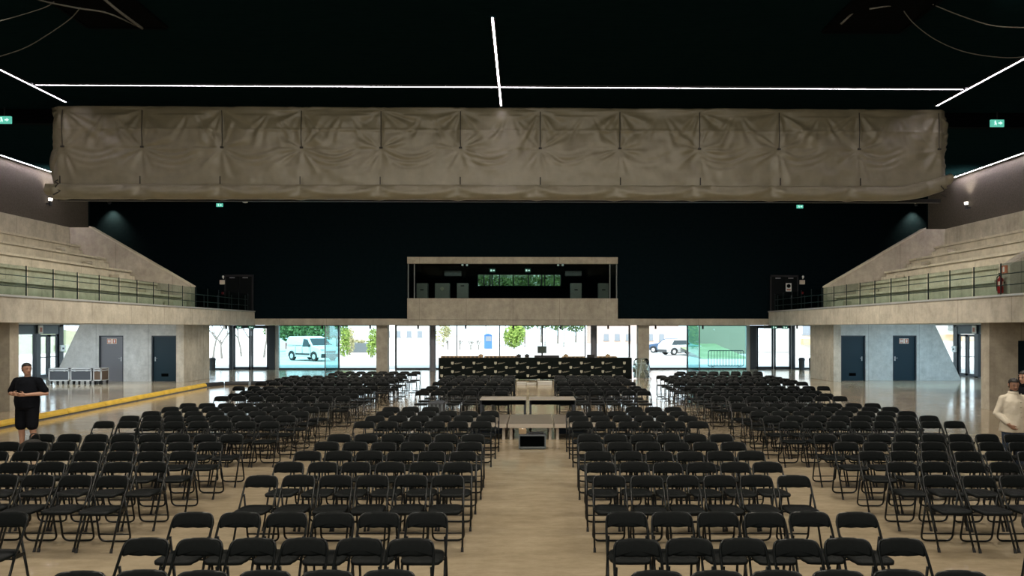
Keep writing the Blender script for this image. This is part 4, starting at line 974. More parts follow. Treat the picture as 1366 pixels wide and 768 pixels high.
# ================================================================== CHAIRS
TR = .0115
def chair_parts(lod=0):
    """returns {part: (bmesh, material)}; the chair faces -Y, feet on z=0"""
    n = 8 if lod == 0 else 5; sg = 5 if lod == 0 else 2
    out = []
    # backrest pad: rounded, slightly arched lower edge, curved around the sitter
    half = [(0, -.056), (.05, -.060), (.10, -.056), (.14, -.051), (.172, -.060), (.189, -.046), (.191, -.010), (.182, .022), (.160, .050), (.128, .066), (.07, .075), (0, .076)]
    if lod: half = [half[i] for i in (0, 2, 4, 5, 7, 9, 11)]
    outline = half + [(-x, z) for x, z in half[-2:0:-1]]
    def pt(x, z, off):
        yc = .165 + .33*z - .85*x*x*.6 + .018
        return Vector((x, yc + off, .695 + z))
    bm = NB(); rings = []
    prof = [(.72, -.019), (.93, -.016), (1.0, -.004), (1.0, .006), (.93, .016), (.72, .019)] if lod == 0 else [(.9, -.017), (1.0, 0), (.9, .017)]
    for sc_, off in prof: rings.append([bm.verts.new(pt(x*(1-(1-sc_)*.45), .005+(z-.005)*sc_, off)) for x, z in outline])
    k = len(outline)
    for i in range(len(rings)-1):
        for j in range(k): bm.faces.new((rings[i][j], rings[i][(j+1) % k], rings[i+1][(j+1) % k], rings[i+1][j]))
    for R, flip in ((rings[0], True), (rings[-1], False)):
        c = bm.verts.new(sum((v.co for v in R), Vector())/k)
        for j in range(k):
            bm.faces.new((c, R[(j+1) % k], R[j]) if flip else (c, R[j], R[(j+1) % k]))
    bmesh.ops.recalc_face_normals(bm, faces=bm.faces)
    out.append(('backrest', bm, M['chair_pad'], True))
    # seat pad
    bm = NB(); rings = []
    so = []
    for i in range(28 if lod == 0 else 12):
        a = 2*pi*i/(28 if lod == 0 else 12)
        cx, cy = cos(a), sin(a)
        p = 5
        rx = abs(cx)**(2/p)*(1 if cx > 0 else -1); ry = abs(cy)**(2/p)*(1 if cy > 0 else -1)
        wdt = .178 + .012*(-ry)
        so.append((rx*wdt, -.045 + ry*.185))
    zs = [(.92, .418), (1.0, .424), (1.0, .440), (.95, .450), (.6, .453)] if lod == 0 else [(.95, .418), (1, .435), (.93, .45)]
    for sc_, z in zs: rings.append([bm.verts.new((x*sc_, -.045+(y+.045)*sc_, z - .010*(y < -.2) + .02*(y+.045)*-.4)) for x, y in so])
    k = len(so)
    for i in range(len(rings)-1):
        for j in range(k): bm.faces.new((rings[i][j], rings[i][(j+1) % k], rings[i+1][(j+1) % k], rings[i+1][j]))
    bm.faces.new(rings[0][::-1]); bm.faces.new(rings[-1])
    out.append(('seat', bm, M['chair_pad'], True))
    # front frame: one tube from foot up over the backrest and down again
    bm = NB()
    fr = [(-.192, -.20, .012), (-.189, -.02, .42), (-.186, .135, .66), (-.17, .185, .757), (.17, .185, .757), (.186, .135, .66), (.189, -.02, .42), (.192, -.20, .012)]
    fr = [(x, y if i not in (3, 4) else .185, z) for i, (x, y, z) in enumerate(fr)]
    mid = [(-.10, .200, .757), (.10, .200, .757)]
    tube(bm, fillet(fr[:4] + [(0, .208, .757)] + fr[4:], .07, sg), TR, n)
    out.append(('front_frame', bm, M['chair_tube'], True))
    bm = NB()
    tube(bm, fillet([(-.172, .088, .575), (-.180, .215, .013), (.180, .215, .013), (.172, .088, .575)], .075, sg), TR, n)
    out.append(('rear_frame', bm, M['chair_tube'], True))
    bm = NB(); tube(bm, [(-.174, .196, .098), (.174, .196, .098)], .008, n if lod == 0 else 4)
    out.append(('stretcher', bm, M['chair_tube'], True))
    bm = NB(); tube(bm, [(-.188, -.03, .405), (.188, -.03, .405)], .009, n if lod == 0 else 4); out.append(('seat_bar', bm, M['chair_tube'], True))
    if lod == 0:
        for sx in (-1, 1):
            bm = NB(); cyl(bm, (sx*.192, -.205, 0), (sx*.1915, -.187, .045), .016, .0145, 10); out.append(('foot_cap', bm, M['rubber'], False))
        for sx in (-1, 1):
            bm = NB(); box(bm, sx*.183-.006, sx*.183+.006, -.04, .11, .395, .43, .003); out.append(('hinge_plate', bm, M['chair_tube'], False))
    return out
rows = []   # (section, row, depth of the backrest)
for i, d in enumerate((5.18, 5.98, 6.84)): rows.append((0, i, d))
for i, d in enumerate((8.58, 9.42, 10.27, 11.10, 11.92)): rows.append((1, i, d))
for i, d in enumerate((13.6, 14.45, 15.25, 16.05, 16.87)): rows.append((2, i, d))
for i, d in enumerate((18.65, 19.45, 20.25, 21.05, 21.87)): rows.append((3, i, d))
for i, d in enumerate((23.7, 24.5, 25.3, 26.1, 26.9)): rows.append((4, i, d))
for i, d in enumerate((28.5, 29.4)): rows.append((5, i, d))
PITCH = .43
spots = []
HALF = .193
def add(sec, row, d, block, k, xc): spots.append(dict(sec=sec, row=row, d=d, block=block, k=k, xc=xc))
for sec, row, d in rows:
    jr = random.uniform(-.03, .03)
    # outer left: k counts from the inner aisle outward
    n = 8
    if sec == 4 or (sec == 3 and row == 4): n = 10
    if sec < 5:
        e = -4.60 + .003*(d-10) + (0 if n == 8 else .0)
        for k in range(n): add(sec, row, d, 'outer left', k, e + jr*.6 - HALF - k*PITCH)
        e = 4.42 - .003*(d-8)
        for k in range(n): add(sec, row, d, 'outer right', k, e - jr*.6 + HALF + k*PITCH)
    else:
        for k in range(8): add(sec, row, d, 'outer left', k, -4.45 - HALF - k*PITCH)
        if row == 1:
            for k in range(8): add(sec, row, d, 'outer right', k, 5.55 + HALF + k*PITCH)
        else:
            for k in range(8): add(sec, row, d, 'outer right', k, 5.3 + HALF + k*PITCH)
    if sec == 5: continue
    el = -.82 + .0057*d; er = .615 + .003*d
    ks = range(6)
    if sec == 2 and row == 3: ks = range(3, 6)
    if sec == 2 and row == 4: ks = []
    if sec == 3 and row < 2: ks = []
    for k in ks:
        add(sec, row, d, 'inner left', k, el + jr - HALF - k*.425)
        add(sec, row, d, 'inner right', k, er - jr + HALF + k*.419)
vis = []
for s in spots:
    px = PX + F*s['xc']/s['d']
    wpx = F*.23/s['d']
    # drop what lies wholly outside the frame
    if -wpx-4 < px < 1366+wpx+4: vis.append(s)
for s in vis:
    s['jx'] = random.gauss(0, .004); s['jd'] = random.gauss(0, .012); s['jr'] = random.gauss(0, radians(.7))
vis.sort(key=lambda s: s['d'])
near, far = vis[:300], vis[300:]
protos = chair_parts(0)
proto_me = []
for nm, bm, m, sm in protos:
    me = bpy.data.meshes.new('chair_'+nm); bm.normal_update(); bm.to_mesh(me); bm.free()
    me.materials.append(m)
    if sm:
        for p in me.polygons: p.use_smooth = True
    proto_me.append((nm, me))
SEC = ['front section', 'second section', 'third section', 'fourth section', 'fifth section', 'rear section']
nrows = {}
for s in vis: nrows.setdefault((s['sec'], s['block']), set()).add(s['row'])
def chair_xf(s):
    d0 = s['d'] - .17 + s['jd']; x, y = cam_to_world(s['xc']+s['jx'], d0)
    return x, y, -YAW + s['jr']
first = None
for s in near:
    x, y, rz = chair_xf(s)
    rowset = sorted(nrows[(s['sec'], s['block'])]); ri = rowset.index(s['row'])
    if s['block'].startswith('inner'):
        seat = ('seat at the centre aisle' if s['k'] == 0 else '%s seat from the centre aisle' % ORD[s['k']])
    else:
        seat = ('seat at the side aisle' if s['k'] == 0 else '%s seat from the side aisle' % ORD[s['k']])
    lab = 'black folding chair, %s, %s row, %s block, %s' % (seat, ORD[ri], s['block'], SEC[s['sec']])
    grp = 'folding chairs in the %s block' % s['block']
    if first is None:
        first = empty('folding_chair', (x, y, 0), rz, lab, 'chair', grp)
        kids = [link(nm, me, None, first) for nm, me in proto_me]
    else:
        r = first.copy(); COL.objects.link(r); r.location = (x, y, 0); r.rotation_euler = (0, 0, rz); r['label'] = lab; r['group'] = grp
        for c in kids:
            q = c.copy(); COL.objects.link(q); q.parent = r
# the far rows: one object
bmF = NB(); src = NB()
lows = chair_parts(1); V, Fc, mi = [], [], []
for nm, bm, m, sm in lows:
    bm.verts.index_update(); off = len(V)
    V += [v.co.copy() for v in bm.verts]; Fc += [[off+v.index for v in f.verts] for f in bm.faces]; mi += [0 if m is M['chair_pad'] else 1]*len(bm.faces); bm.free()
bmF.free(); src.free()
AV, AF, AM = [], [], []
for s in far:
    x, y, rz = chair_xf(s); c_, s_ = cos(rz), sin(rz); off = len(AV)
    AV += [(x + v.x*c_ - v.y*s_, y + v.x*s_ + v.y*c_, v.z) for v in V]; AF += [[off+i for i in f] for f in Fc]; AM += mi
me = bpy.data.meshes.new('folding_chairs_far'); me.from_pydata(AV, [], AF); me.materials.append(M['chair_pad']); me.materials.append(M['chair_tube'])
me.polygons.foreach_set('material_index', AM); me.polygons.foreach_set('use_smooth', [True]*len(AF)); me.update()
o = bpy.data.objects.new('folding_chairs', me); COL.objects.link(o)
tag(o, 'dense far rows of black folding chairs filling the back of the hall', 'chairs', None, 'stuff')

# ================================================================== PEOPLE (each faces -Y)
def hand(bm, wrist, fwd, down, thumb_side, curl=.9, sc=1.0):
    """palm with five separate bent fingers; fwd runs wrist to knuckles, down is the palm side"""
    w, f, dn, t = Vector(wrist), Vector(fwd).normalized(), Vector(down).normalized(), Vector(thumb_side).normalized()
    P0 = w + f*.015*sc
    for k in (-1, 0, 1): capsule(bm, P0 + t*k*.018*sc, .017*sc, P0 + f*.075*sc + t*k*.023*sc, .016*sc, 8)
    for k, L in ((1.5, .070), (.5, .079), (-.5, .074), (-1.5, .058)):
        L *= sc; b = P0 + f*.082*sc + t*k*.020*sc; r = .0098*sc
        d1 = (f*cos(curl*.55) + dn*sin(curl*.55)); d2 = (f*cos(curl*1.25) + dn*sin(curl*1.25)); d3 = (f*cos(curl*1.8) + dn*sin(curl*1.8))
        p1 = b + d1*L*.48; p2 = p1 + d2*L*.32; p3 = p2 + d3*L*.24
        capsule(bm, b - f*.01, r*1.08, p1, r, 7); capsule(bm, p1, r, p2, r*.92, 7); capsule(bm, p2, r*.92, p3, r*.8, 7)
    b = P0 + f*.02*sc + t*.032*sc
    p1 = b + (f*.55 + t*.65 + dn*.35).normalized()*.042*sc; p2 = p1 + (f*.85 + t*.15 + dn*.45).normalized()*.034*sc
    capsule(bm, b, .014*sc, p1, .011*sc, 7); capsule(bm, p1, .011*sc, p2, .009*sc, 7)
def head_shapes(c, h, yaw, pitch=0):
    """matrix that places a head built around the origin (face to -Y, chin at -h/2)"""
    return Matrix.Translation(c) @ Matrix.Rotation(yaw, 4, 'Z') @ Matrix.Rotation(pitch, 4, 'X')
def add_head(bm, Mx, h):
    t = NB(); s = h/.235
    loft(t, [((0, -.030*s, -.118*s), .022*s, .020*s), ((0, -.030*s, -.108*s), .042*s, .040*s), ((0, -.018*s, -.085*s), .058*s, .066*s), ((0, -.008*s, -.05*s), .068*s, .082*s), ((0, .0, -.01*s), .073*s, .091*s),
             ((0, .006*s, .03*s), .077*s, .097*s), ((0, .010*s, .065*s), .073*s, .092*s), ((0, .012*s, .093*s), .057*s, .073*s), ((0, .012*s, .110*s), .034*s, .044*s), ((0, .012*s, .117*s), .010*s, .013*s)], 20)
    capsule(t, (0, -.086*s, .012*s), .009*s, (0, -.104*s, -.026*s), .014*s, 8)
    for sx in (-1, 1):
        capsule(t, (sx*.010*s, -.098*s, -.030*s), .009*s, (sx*.012*s, -.092*s, -.030*s), .008*s, 6)
        capsule(t, (sx*.012*s, -.088*s, .022*s), .010*s, (sx*.046*s, -.078*s, .022*s), .010*s, 6)
        capsule(t, (sx*.078*s, .006*s, -.022*s), .010*s, (sx*.084*s, .016*s, .020*s), .014*s, 8)
        capsule(t, (sx*.03*s, -.078*s, -.015*s), .014*s, (sx*.04*s, -.066*s, -.03*s), .014*s, 6)
    capsule(t, (-.018*s, -.084*s, -.058*s), .009*s, (.018*s, -.084*s, -.058*s), .009*s, 8)
    capsule(t, (0, -.062*s, -.098*s), .02*s, (0, -.058*s, -.102*s), .02*s, 8)
    t.transform(Mx); me = bpy.data.meshes.new('t'); t.to_mesh(me); t.free(); bm.from_mesh(me); bpy.data.meshes.remove(me)
def face_bits(root, Mx, h, hairline=.070, beard=False, longhair=False):
    s = h/.235
    bm = NB()
    for sx in (-1, 1): ball(bm, (sx*.030*s, -.084*s, .006*s), .0085*s, 2)
    bm.transform(Mx); obj('eyes', bm, M['eye'], root, True)
    bm = NB()
    for sx in (-1, 1): tube(bm, [(sx*.014*s, -.094*s, .030*s), (sx*.032*s, -.092*s, .034*s), (sx*.050*s, -.076*s, .028*s)], .0045*s, 6)
    bm.transform(Mx); obj('eyebrows', bm, M['hair'], root, True)
    bm = NB(); tube(bm, [(-.024*s, -.086*s, -.057*s), (0, -.094*s, -.060*s), (.024*s, -.086*s, -.057*s)], .005*s, 6)
    bm.transform(Mx); obj('mouth', bm, M['lip'], root, True)
    bm = NB(); n = 26; R = []
    levels = [(-.045, .0785, .100), (-.01, .0815, .102), (.03, .0845, .106), (.052, .083, .104), (.074, .079, .100), (.099, .064, .080), (.118, .040, .050), (.127, .012, .015)]
    if longhair: levels = [(-.085, .074, .095)] + levels
    for z, rx, ry in levels:
        ring = []
        for j in range(n):
            a = 2*pi*j/n; x, y = rx*cos(a), ry*sin(a)
            if y < 0:      # keep the face clear: pull the front of the cap back under the skin
                front = max(0, -sin(a))
                if z < hairline: y *= (1-front*1.0) ; x *= (1 - .12*front) if z > -.02 else (1-.22*front)
            nz = 1 + .02*noise.noise(Vector((cos(a)*3, sin(a)*3, z*30)))
            ring.append(bm.verts.new((x*s*nz, (y+.010)*s*nz, z*s)))
        R.append(ring)
    for i in range(len(R)-1):
        for j in range(n): bm.faces.new((R[i][j], R[i][(j+1) % n], R[i+1][(j+1) % n], R[i+1][j]))
    bm.faces.new(R[0][::-1]); bm.faces.new(R[-1])
    bm.transform(Mx); obj('hair', bm, M['hair'], root, True)
    if beard:
        bm = NB()
        for a0 in range(-8, 9):
            a = a0/8*1.25
            capsule(bm, (.060*sin(a)*s, (-.012-.060*cos(a))*s, -.082*s), .014*s, (.048*sin(a)*s, (-.014-.052*cos(a))*s, -.106*s), .013*s, 6)
        tube(bm, [(-.028*s, -.084*s, -.050*s), (0, -.096*s, -.044*s), (.028*s, -.084*s, -.050*s)], .006*s, 6)
        bm.transform(Mx); obj('beard', bm, M['hair'], root, True)
def person(loc, rz, H, label, skin, build=1.0, shoulder=.20, head_yaw=0.0, head_pitch=0.0, arms=None, legs=None, top='tee', bottom='shorts', bottom_m='tee', top_m='tee', beard=False, longhair=False, group=None):
    root = empty('person', loc, rz, label, 'person', group)
    k = H/1.75; B = build
    z = lambda v: v*k
    hip, kn, an = z(.92), z(.50), z(.08)
    HEAD = Vector((0, -.015, z(1.632))); hh = .235*k
    Mx = head_shapes(HEAD, hh, head_yaw, head_pitch)
    la = legs or [((-.10, 0, hip), (-.115, -.015, kn), (-.125, .02, an)), ((.10, 0, hip), (.115, -.02, kn), (.13, .015, an))]
    # --- one continuous body
    bm = NB()
    add_head(bm, Mx, hh)
    capsule(bm, (0, .015, z(1.44)), .062*k, (0, .0, z(1.57)), .056*k, 12)
    loft(bm, [((0, 0, hip-.06), .15*B, .115*B), ((0, 0, hip+.06), .155*B, .12*B), ((0, 0, z(1.12)), .145*B, .11*B), ((0, .0, z(1.28)), .165*B, .115*B), ((0, .005, z(1.40)), .16*B, .10*B), ((0, .01, z(1.47)), .09, .07)], 16)
    for (sh, el, wr, f, dn, th, curl) in arms:
        capsule(bm, sh, .046*k*B, el, .042*k, 10); capsule(bm, el, .045*k, wr, .029*k, 10)
        hand(bm, wr, f, dn, th, curl, k)
    for hp, kk, aa in la:
        capsule(bm, hp, .088*k*B, kk, .058*k, 12); capsule(bm, kk, .058*k, Vector(kk).lerp(Vector(aa), .35)+Vector((0, .012, 0)), .057*k, 12); capsule(bm, Vector(kk).lerp(Vector(aa), .35)+Vector((0, .012, 0)), .055*k, aa, .036*k, 12)
        capsule(bm, (aa[0], aa[1]+.03, .045), .038, (aa[0]*1.05, aa[1]-.15, .03), .03, 10)
    body = remeshed('body', bm, skin, .0075, root, 2)
    face_bits(root, Mx, hh, beard=beard, longhair=longhair)
    # --- top
    bm = NB()
    sh_z = z(1.435)
    if top == 'tee':
        loft(bm, [((0, 0, z(.86)), .185*B, .15*B), ((0, -.01, z(.98)), .19*B, .16*B), ((0, -.012, z(1.10)), .185*B, .152*B), ((0, -.005, z(1.25)), .185*B, .14*B), ((0, .0, z(1.34)), .185*B, .125*B), ((0, .005, z(1.40)), .165*B, .108*B), ((0, .008, z(1.44)), .115*B, .088*B), ((0, .01, z(1.48)), .078, .074)], 22)
        for (sh, el, wr, f, dn, th, curl) in arms:
            sh, el = Vector(sh), Vector(el); capsule(bm, sh, .062*k*B, sh.lerp(el, .74), .066*k*B, 12); capsule(bm, Vector((sh.x*.40, .01, z(1.425))), .052, sh, .062*k*B, 12)
    else:
        loft(bm, [((0, 0, z(.80)), .205*B, .16*B), ((0, -.01, z(.92)), .195*B, .155*B), ((0, -.012, z(1.08)), .18*B, .145*B), ((0, -.005, z(1.25)), .19*B, .14*B), ((0, .0, z(1.35)), .19*B, .122*B), ((0, .005, z(1.405)), .168*B, .105*B), ((0, .008, z(1.445)), .115*B, .085*B), ((0, .01, z(1.49)), .072, .070)], 22)
        for (sh, el, wr, f, dn, th, curl) in arms:
            sh, el, wr = Vector(sh), Vector(el), Vector(wr)
            capsule(bm, sh, .060*k*B, el, .054*k*B, 12); capsule(bm, el, .054*k*B, el.lerp(wr, .88), .042*k, 12); capsule(bm, Vector((sh.x*.40, .01, z(1.42))), .050, sh, .058*k*B, 12)
    t = remeshed('t_shirt' if top == 'tee' else 'shirt', bm, M[top_m], .012, root, 3)
    for v in t.data.vertices:
        q = noise.noise(v.co*7)*.010 + noise.noise(v.co*16)*.005; v.co += v.normal*q
    if top != 'tee':
        bm = NB(); 
        for j in range(5): cyl(bm, (0, -.150*B-.012, z(.98+.09*j)), (0, -.150*B+.01, z(.98+.09*j)), .008, n=8)
        obj('buttons', bm, M['logo'], root)
        bm = NB(); lathe(bm, [(.070, z(1.46)), (.082, z(1.475)), (.072, z(1.525)), (.064, z(1.52))], 18); obj('collar', bm, M[top_m], root, True)
    # --- bottom
    bm = NB()
    loft(bm, [((0, 0, hip-.08), .17*B, .135*B), ((0, 0, hip+.02), .178*B, .142*B), ((0, 0, hip+.10), .172*B, .138*B)], 20)
    for hp, kk, aa in la:
        hp, kk, aa = Vector(hp), Vector(kk), Vector(aa)
        if bottom == 'shorts': capsule(bm, hp, .102*k*B, kk+Vector((0, 0, .02)), .088*k*B, 14)
        else: capsule(bm, hp, .098*k*B, kk, .075*k, 14); capsule(bm, kk, .075*k, aa+Vector((0, 0, .03)), .062*k, 14)
    remeshed('shorts' if bottom == 'shorts' else 'trousers', bm, M[bottom_m], .012, root, 3)
    # --- shoes
    for hp, kk, aa in la:
        bm = NB(); s_ = NB(); s_.free()
        capsule(bm, (aa[0], aa[1]+.035, .048), .047, (aa[0]*1.04, aa[1]-.05, .05), .048, 12); capsule(bm, (aa[0]*1.04, aa[1]-.05, .045), .045, (aa[0]*1.08, aa[1]-.17, .036), .036, 12); capsule(bm, (aa[0], aa[1]+.02, .05), .045, (aa[0], aa[1]+.015, .10), .043, 12)
        box(bm, aa[0]*1.04-.042, aa[0]*1.04+.042, aa[1]-.19, aa[1]+.07, 0, .028, .01)
        remeshed('shoe', bm, M['shoe'], .009, root, 1)
    return root
# man in black at the left
mx, my = cam_to_world((36.5-PX)/F*15.0, 15.0)
person((mx, my, 0), -.05, 1.76, 'stocky person in black t-shirt and shorts standing at the left, looking sideways', M['skin'], build=1.22, head_yaw=radians(58), head_pitch=radians(4),
       arms=[((-.222, .01, 1.40), (-.365, .03, 1.15), (-.135, -.235, 1.155), (.90, -.35, .05), (.25, .9, -.2), (0, -.2, 1), 1.15),
             ((.222, .01, 1.40), (.365, .03, 1.15), (.135, -.235, 1.145), (-.90, -.35, .05), (-.25, .9, -.2), (0, -.2, 1), 1.15)])
# man in cream shirt at the right edge
mx, my = cam_to_world((1351.5-PX)/F*12.45, 12.45)
person((mx, my, 0), .12, 1.62, 'bearded person in a cream shirt and blue jeans at the right edge', M['skin_dark'], build=1.12, head_yaw=radians(-18), head_pitch=radians(12), beard=True, top='shirt', top_m='shirt', bottom='jeans', bottom_m='jeans',
       arms=[((-.185, .01, 1.285), (-.275, .03, 1.04), (-.20, -.14, .88), (.45, -.45, -.6), (.6, .3, .3), (.2, -.9, .2), .8),
             ((.185, .01, 1.285), (.265, .05, 1.04), (.25, -.08, .84), (-.1, -.3, -.95), (-.8, .2, 0), (0, -1, 0), .6)])
mx, my = cam_to_world((1367-PX)/F*13.15, 13.15)
person((mx, my, 0), radians(-55), 1.71, 'dark haired person mostly hidden behind the cream shirted person', M['skin'], build=1.0, head_yaw=radians(-15), head_pitch=radians(8), longhair=True, top='shirt', top_m='tee', bottom='jeans', bottom_m='tee',
       arms=[((-.175, .01, 1.36), (-.235, .03, 1.10), (-.20, -.14, .92), (.2, -.5, -.8), (.7, .3, 0), (0, -.9, .2), .6),
             ((.175, .01, 1.36), (.235, .03, 1.10), (.20, -.14, .92), (-.2, -.5, -.8), (-.7, .3, 0), (0, -.9, .2), .6)])
# backpack on the end chair
bx_, by_ = cam_to_world((43-PX)/F*11.66, 11.66)
root = empty('backpack', (bx_, by_, .452), .25, 'dark backpack standing on the end chair beside the stocky person', 'backpack')
bm = NB(); loft(bm, [((0, 0, .0), .13, .085), ((0, 0, .03), .165, .105), ((0, 0, .14), .165, .11), ((-.01, .01, .21), .15, .10), ((-.02, .02, .26), .10, .07), ((-.02, .02, .275), .04, .03)], 20)
for v in bm.verts: v.co += Vector((noise.noise(v.co*9), noise.noise(v.co*9+Vector((5, 0, 0))), noise.noise(v.co*9+Vector((0, 7, 0)))))*.018
obj('main_bag', bm, M['bag'], root, True)
bm = NB(); loft(bm, [((.0, -.10, .02), .11, .05), ((0, -.115, .07), .12, .055), ((0, -.10, .13), .10, .05), ((0, -.09, .15), .05, .03)], 16); obj('front_pocket', bm, M['bag'], root, True)
bm = NB(); tube(bm, fillet([(-.05, .04, .25), (-.04, .05, .36), (.08, .05, .35), (.08, .05, .24)], .05), .010, 8); obj('handle_loop', bm, M['strap'], root, True)
bm = NB(); tube(bm, fillet([(.10, .06, .21), (.20, .08, .20), (.24, .1, .12), (.16, .08, .01)], .08), .016, 8); obj('shoulder_strap', bm, M['strap'], root, True)

# ================================================================== OUTSIDE
bm = NB(); box(bm, -160, 160, 45.1, 260, -.35, -.02); box(bm, -160, -23.4, -40, 45.1, -.35, -.02); box(bm, 23.4, 160, -40, 45.1, -.35, -.02)
struct(obj('ground', bm, M['pave']), 'pale sunlit paving outside the glazing', 'ground')
def leaf_cloud(bm, c, r, n, size, rnd):
    for _ in range(n):
        d = Vector((rnd.gauss(0, 1), rnd.gauss(0, 1), rnd.gauss(0, 1))).normalized()
        q = rnd.random()**.35
        p = Vector(c) + Vector((d.x*r[0]*q, d.y*r[1]*q, d.z*r[2]*q))
        a = Vector((rnd.gauss(0, 1), rnd.gauss(0, 1), rnd.gauss(0, 1))).normalized(); b = a.orthogonal().normalized()
        s = size*rnd.uniform(.6, 1.3)
        bm.faces.new([bm.verts.new(p+v) for v in (a*s, b*s*.5, -a*s, -b*s*.5)])
def tree(name, loc, clouds, m, label, trunk=None, n=500, size=.22, group=None, seed=1):
    rnd = random.Random(seed)
    root = empty(name, loc, 0, label, name.replace('_', ' ').split()[-1], group)
    bm = NB()
    for c, r in clouds: leaf_cloud(bm, c, r, n, size, rnd)
    obj('foliage', bm, m, root)
    bm = NB()
    h = trunk or .6
    tw = .35 if h > 4.5 else 1
    tube(bm, [(0, 0, -.02), (.03, .02, h*.5), (-.02, 0, h)], [.09*tw*h**.5, .07*tw*h**.5, .05*tw*h**.5], 8)
    for c, r in clouds: tube(bm, [(0, 0, h*.85), (Vector((0, 0, h))+Vector(c))/2, Vector(c)], [.05*h**.5, .04, .02], 6)
    obj('trunk', bm, M['bark'], root)
    return root
def gp(px, Y): c = P(px, 438, Y); return (c.x, Y, 0)
tree('round_bush', gp(685.5, 92), [((0, 0, 1.5), (1.3, 1.3, 1.4)), ((.4, 0, 1.9), (1.0, 1.0, 1.0))], M['leaf_a'], 'bright green round bush outside behind the monitor', .5, 900, .2, seed=2)
tree('pale_bush', gp(591, 96), [((0, 0, 1.7), (1.0, 1, 1.5)), ((.3, 0, 2.2), (.8, .8, .9))], M['leaf_c'], 'pale yellowish bush outside beside the left round column', .5, 260, .16, seed=3)
tr = [(700, 124, 'leaf_b', 3.4, 'mid'), (722, 132, 'leaf_b', 3.7, 'a'), (744, 124, 'leaf_b', 3.3, 'b'), (768, 132, 'leaf_b', 3.0, 'c')]
for i, (px, Y, m, h, q) in enumerate(tr):
    tree('tree', gp(px, Y), [((0, 0, h), (1.9, 1.5, 1.25)), ((.8, .3, h+2.2), (1.8, 1.6, 2.0)), ((-.9, 0, h+3.6), (1.7, 1.5, 1.8)), ((.2, 0, h+5.4), (1.6, 1.5, 1.6))], M[m], 'leafy green tree outside above the desk monitor, %s from the left' % ORD[i], h, 420, .26, 'trees beyond the middle glazing', 10+i)
for i, (px, Y) in enumerate(((648, 101), (674, 108), (700, 101), (727, 108), (752, 101))):
    tree('tree', gp(px, Y), [((0, 0, 5.2), (1.9, 1.5, 1.3)), ((.9, .3, 6.8), (1.8, 1.6, 1.6)), ((-.9, 0, 8.0), (1.7, 1.5, 1.8)), ((.2, 0, 9.6), (1.5, 1.4, 1.4))], M['leaf_b'], 'tall green tree outside showing in the control room strip window, %s from the left' % ORD[i], 4.6, 420, .26, 'tall trees seen through the control room', 110+i)
# trees and hedge at the left rear
for i, (px, Y, h) in enumerate(((368, 80, 3.0), (388, 72, 2.9), (408, 80, 3.1), (428, 72, 2.8), (449, 80, 3.0))):
    tree('tree', gp(px, Y), [((0, 0, h-.7), (1.3, 1.0, 1.0)), ((.3, .2, h+.9), (1.4, 1.1, 1.5)), ((-.3, 0, h+2.8), (1.3, 1.1, 1.5))], M['leaf_b'], 'dense green tree behind the white van, %s from the left' % ORD[i], 1.6, 520, .2, 'trees behind the white van', 30+i)
for i, (px, Y, lab) in enumerate(((459, 66, 'light green shrub right of the white van'), (496.5, 64, 'light green shrub just left of the left rear pier'), (466, 70, 'pale shrub behind the grey planter box'))):
    tree('shrub', gp(px, Y), [((0, 0, .9), (.5, .5, .9)), ((.1, 0, 1.7), (.4, .4, .8))], M['leaf_a'] if i < 2 else M['leaf_c'], lab, .5, 300, .12, seed=50+i)
c = P(479, 464, 78); root = empty('planter', (c.x, 78, 0), 0, 'long grey planter box outside right of the white van', 'planter')
bm = NB(); box(bm, -1.1, 1.1, -.4, .4, 0, .95, .03); obj('box', bm, M['frame_grey'], root); bm = NB(); leaf_cloud(bm, (0, 0, 1.05), (1, .3, .25), 200, .12, random.Random(4)); obj('plants', bm, M['leaf_c'], root)
def bare_tree(loc, h, label, seed, group):
    rnd = random.Random(seed); root = empty('bare_tree', loc, 0, label, 'tree', group)
    bm = NB()
    def grow(p, d, L, r, lv):
        q = p + d*L; tube(bm, [p, (p+q)/2 + Vector((rnd.uniform(-.05, .05), rnd.uniform(-.05, .05), 0))*L, q], [r, r*.85, r*.65], 6)
        if lv == 0: return
        for _ in range(3): grow(q - d*L*rnd.uniform(0, .3), (d + Vector((rnd.uniform(-.8, .8), rnd.uniform(-.6, .6), rnd.uniform(-.1, .4)))).normalized(), L*.68, r*.6, lv-1)
    grow(Vector((0, 0, -.05)), Vector((rnd.uniform(-.2, .2), 0, 1)).normalized(), h*.32, .10, 4)
    obj('branches', bm, M['bark'], root); return root
for i, (px, Y, h) in enumerate(((284, 60, 5.5), (296, 62, 5.0), (322, 66, 5.2), (336, 68, 5.0), (352, 64, 5.2))):
    bare_tree(gp(px, Y), h, 'bare branched tree outside the rear left doors, %s from the left' % ORD[i], 70+i, 'bare trees outside the rear left doors')
for i, px in enumerate((598, 614, 628, 638)):
    bare_tree(gp(px, 88), 1.5, 'low bare shrub outside between left column and blue booth, %s from the left' % ORD[i], 90+i, 'low bare shrubs outside the middle glazing')
c = P(651, 464, 92); root = empty('booth', (c.x, 92, 0), .2, 'small blue booth standing outside behind the desk', 'booth')
bm = NB(); box(bm, -.45, .45, -.45, .45, 0, 1.65, .03); obj('shell', bm, M['blue'], root); bm = NB(); box(bm, -.34, .34, -.47, -.45, .9, 1.5); obj('window', bm, M['win_dark'], root); bm = NB(); prism(bm, [(-.5, 1.65), (.5, 1.65), (0, 1.85)], 1, -.5, .5); obj('roof', bm, M['blue'], root)
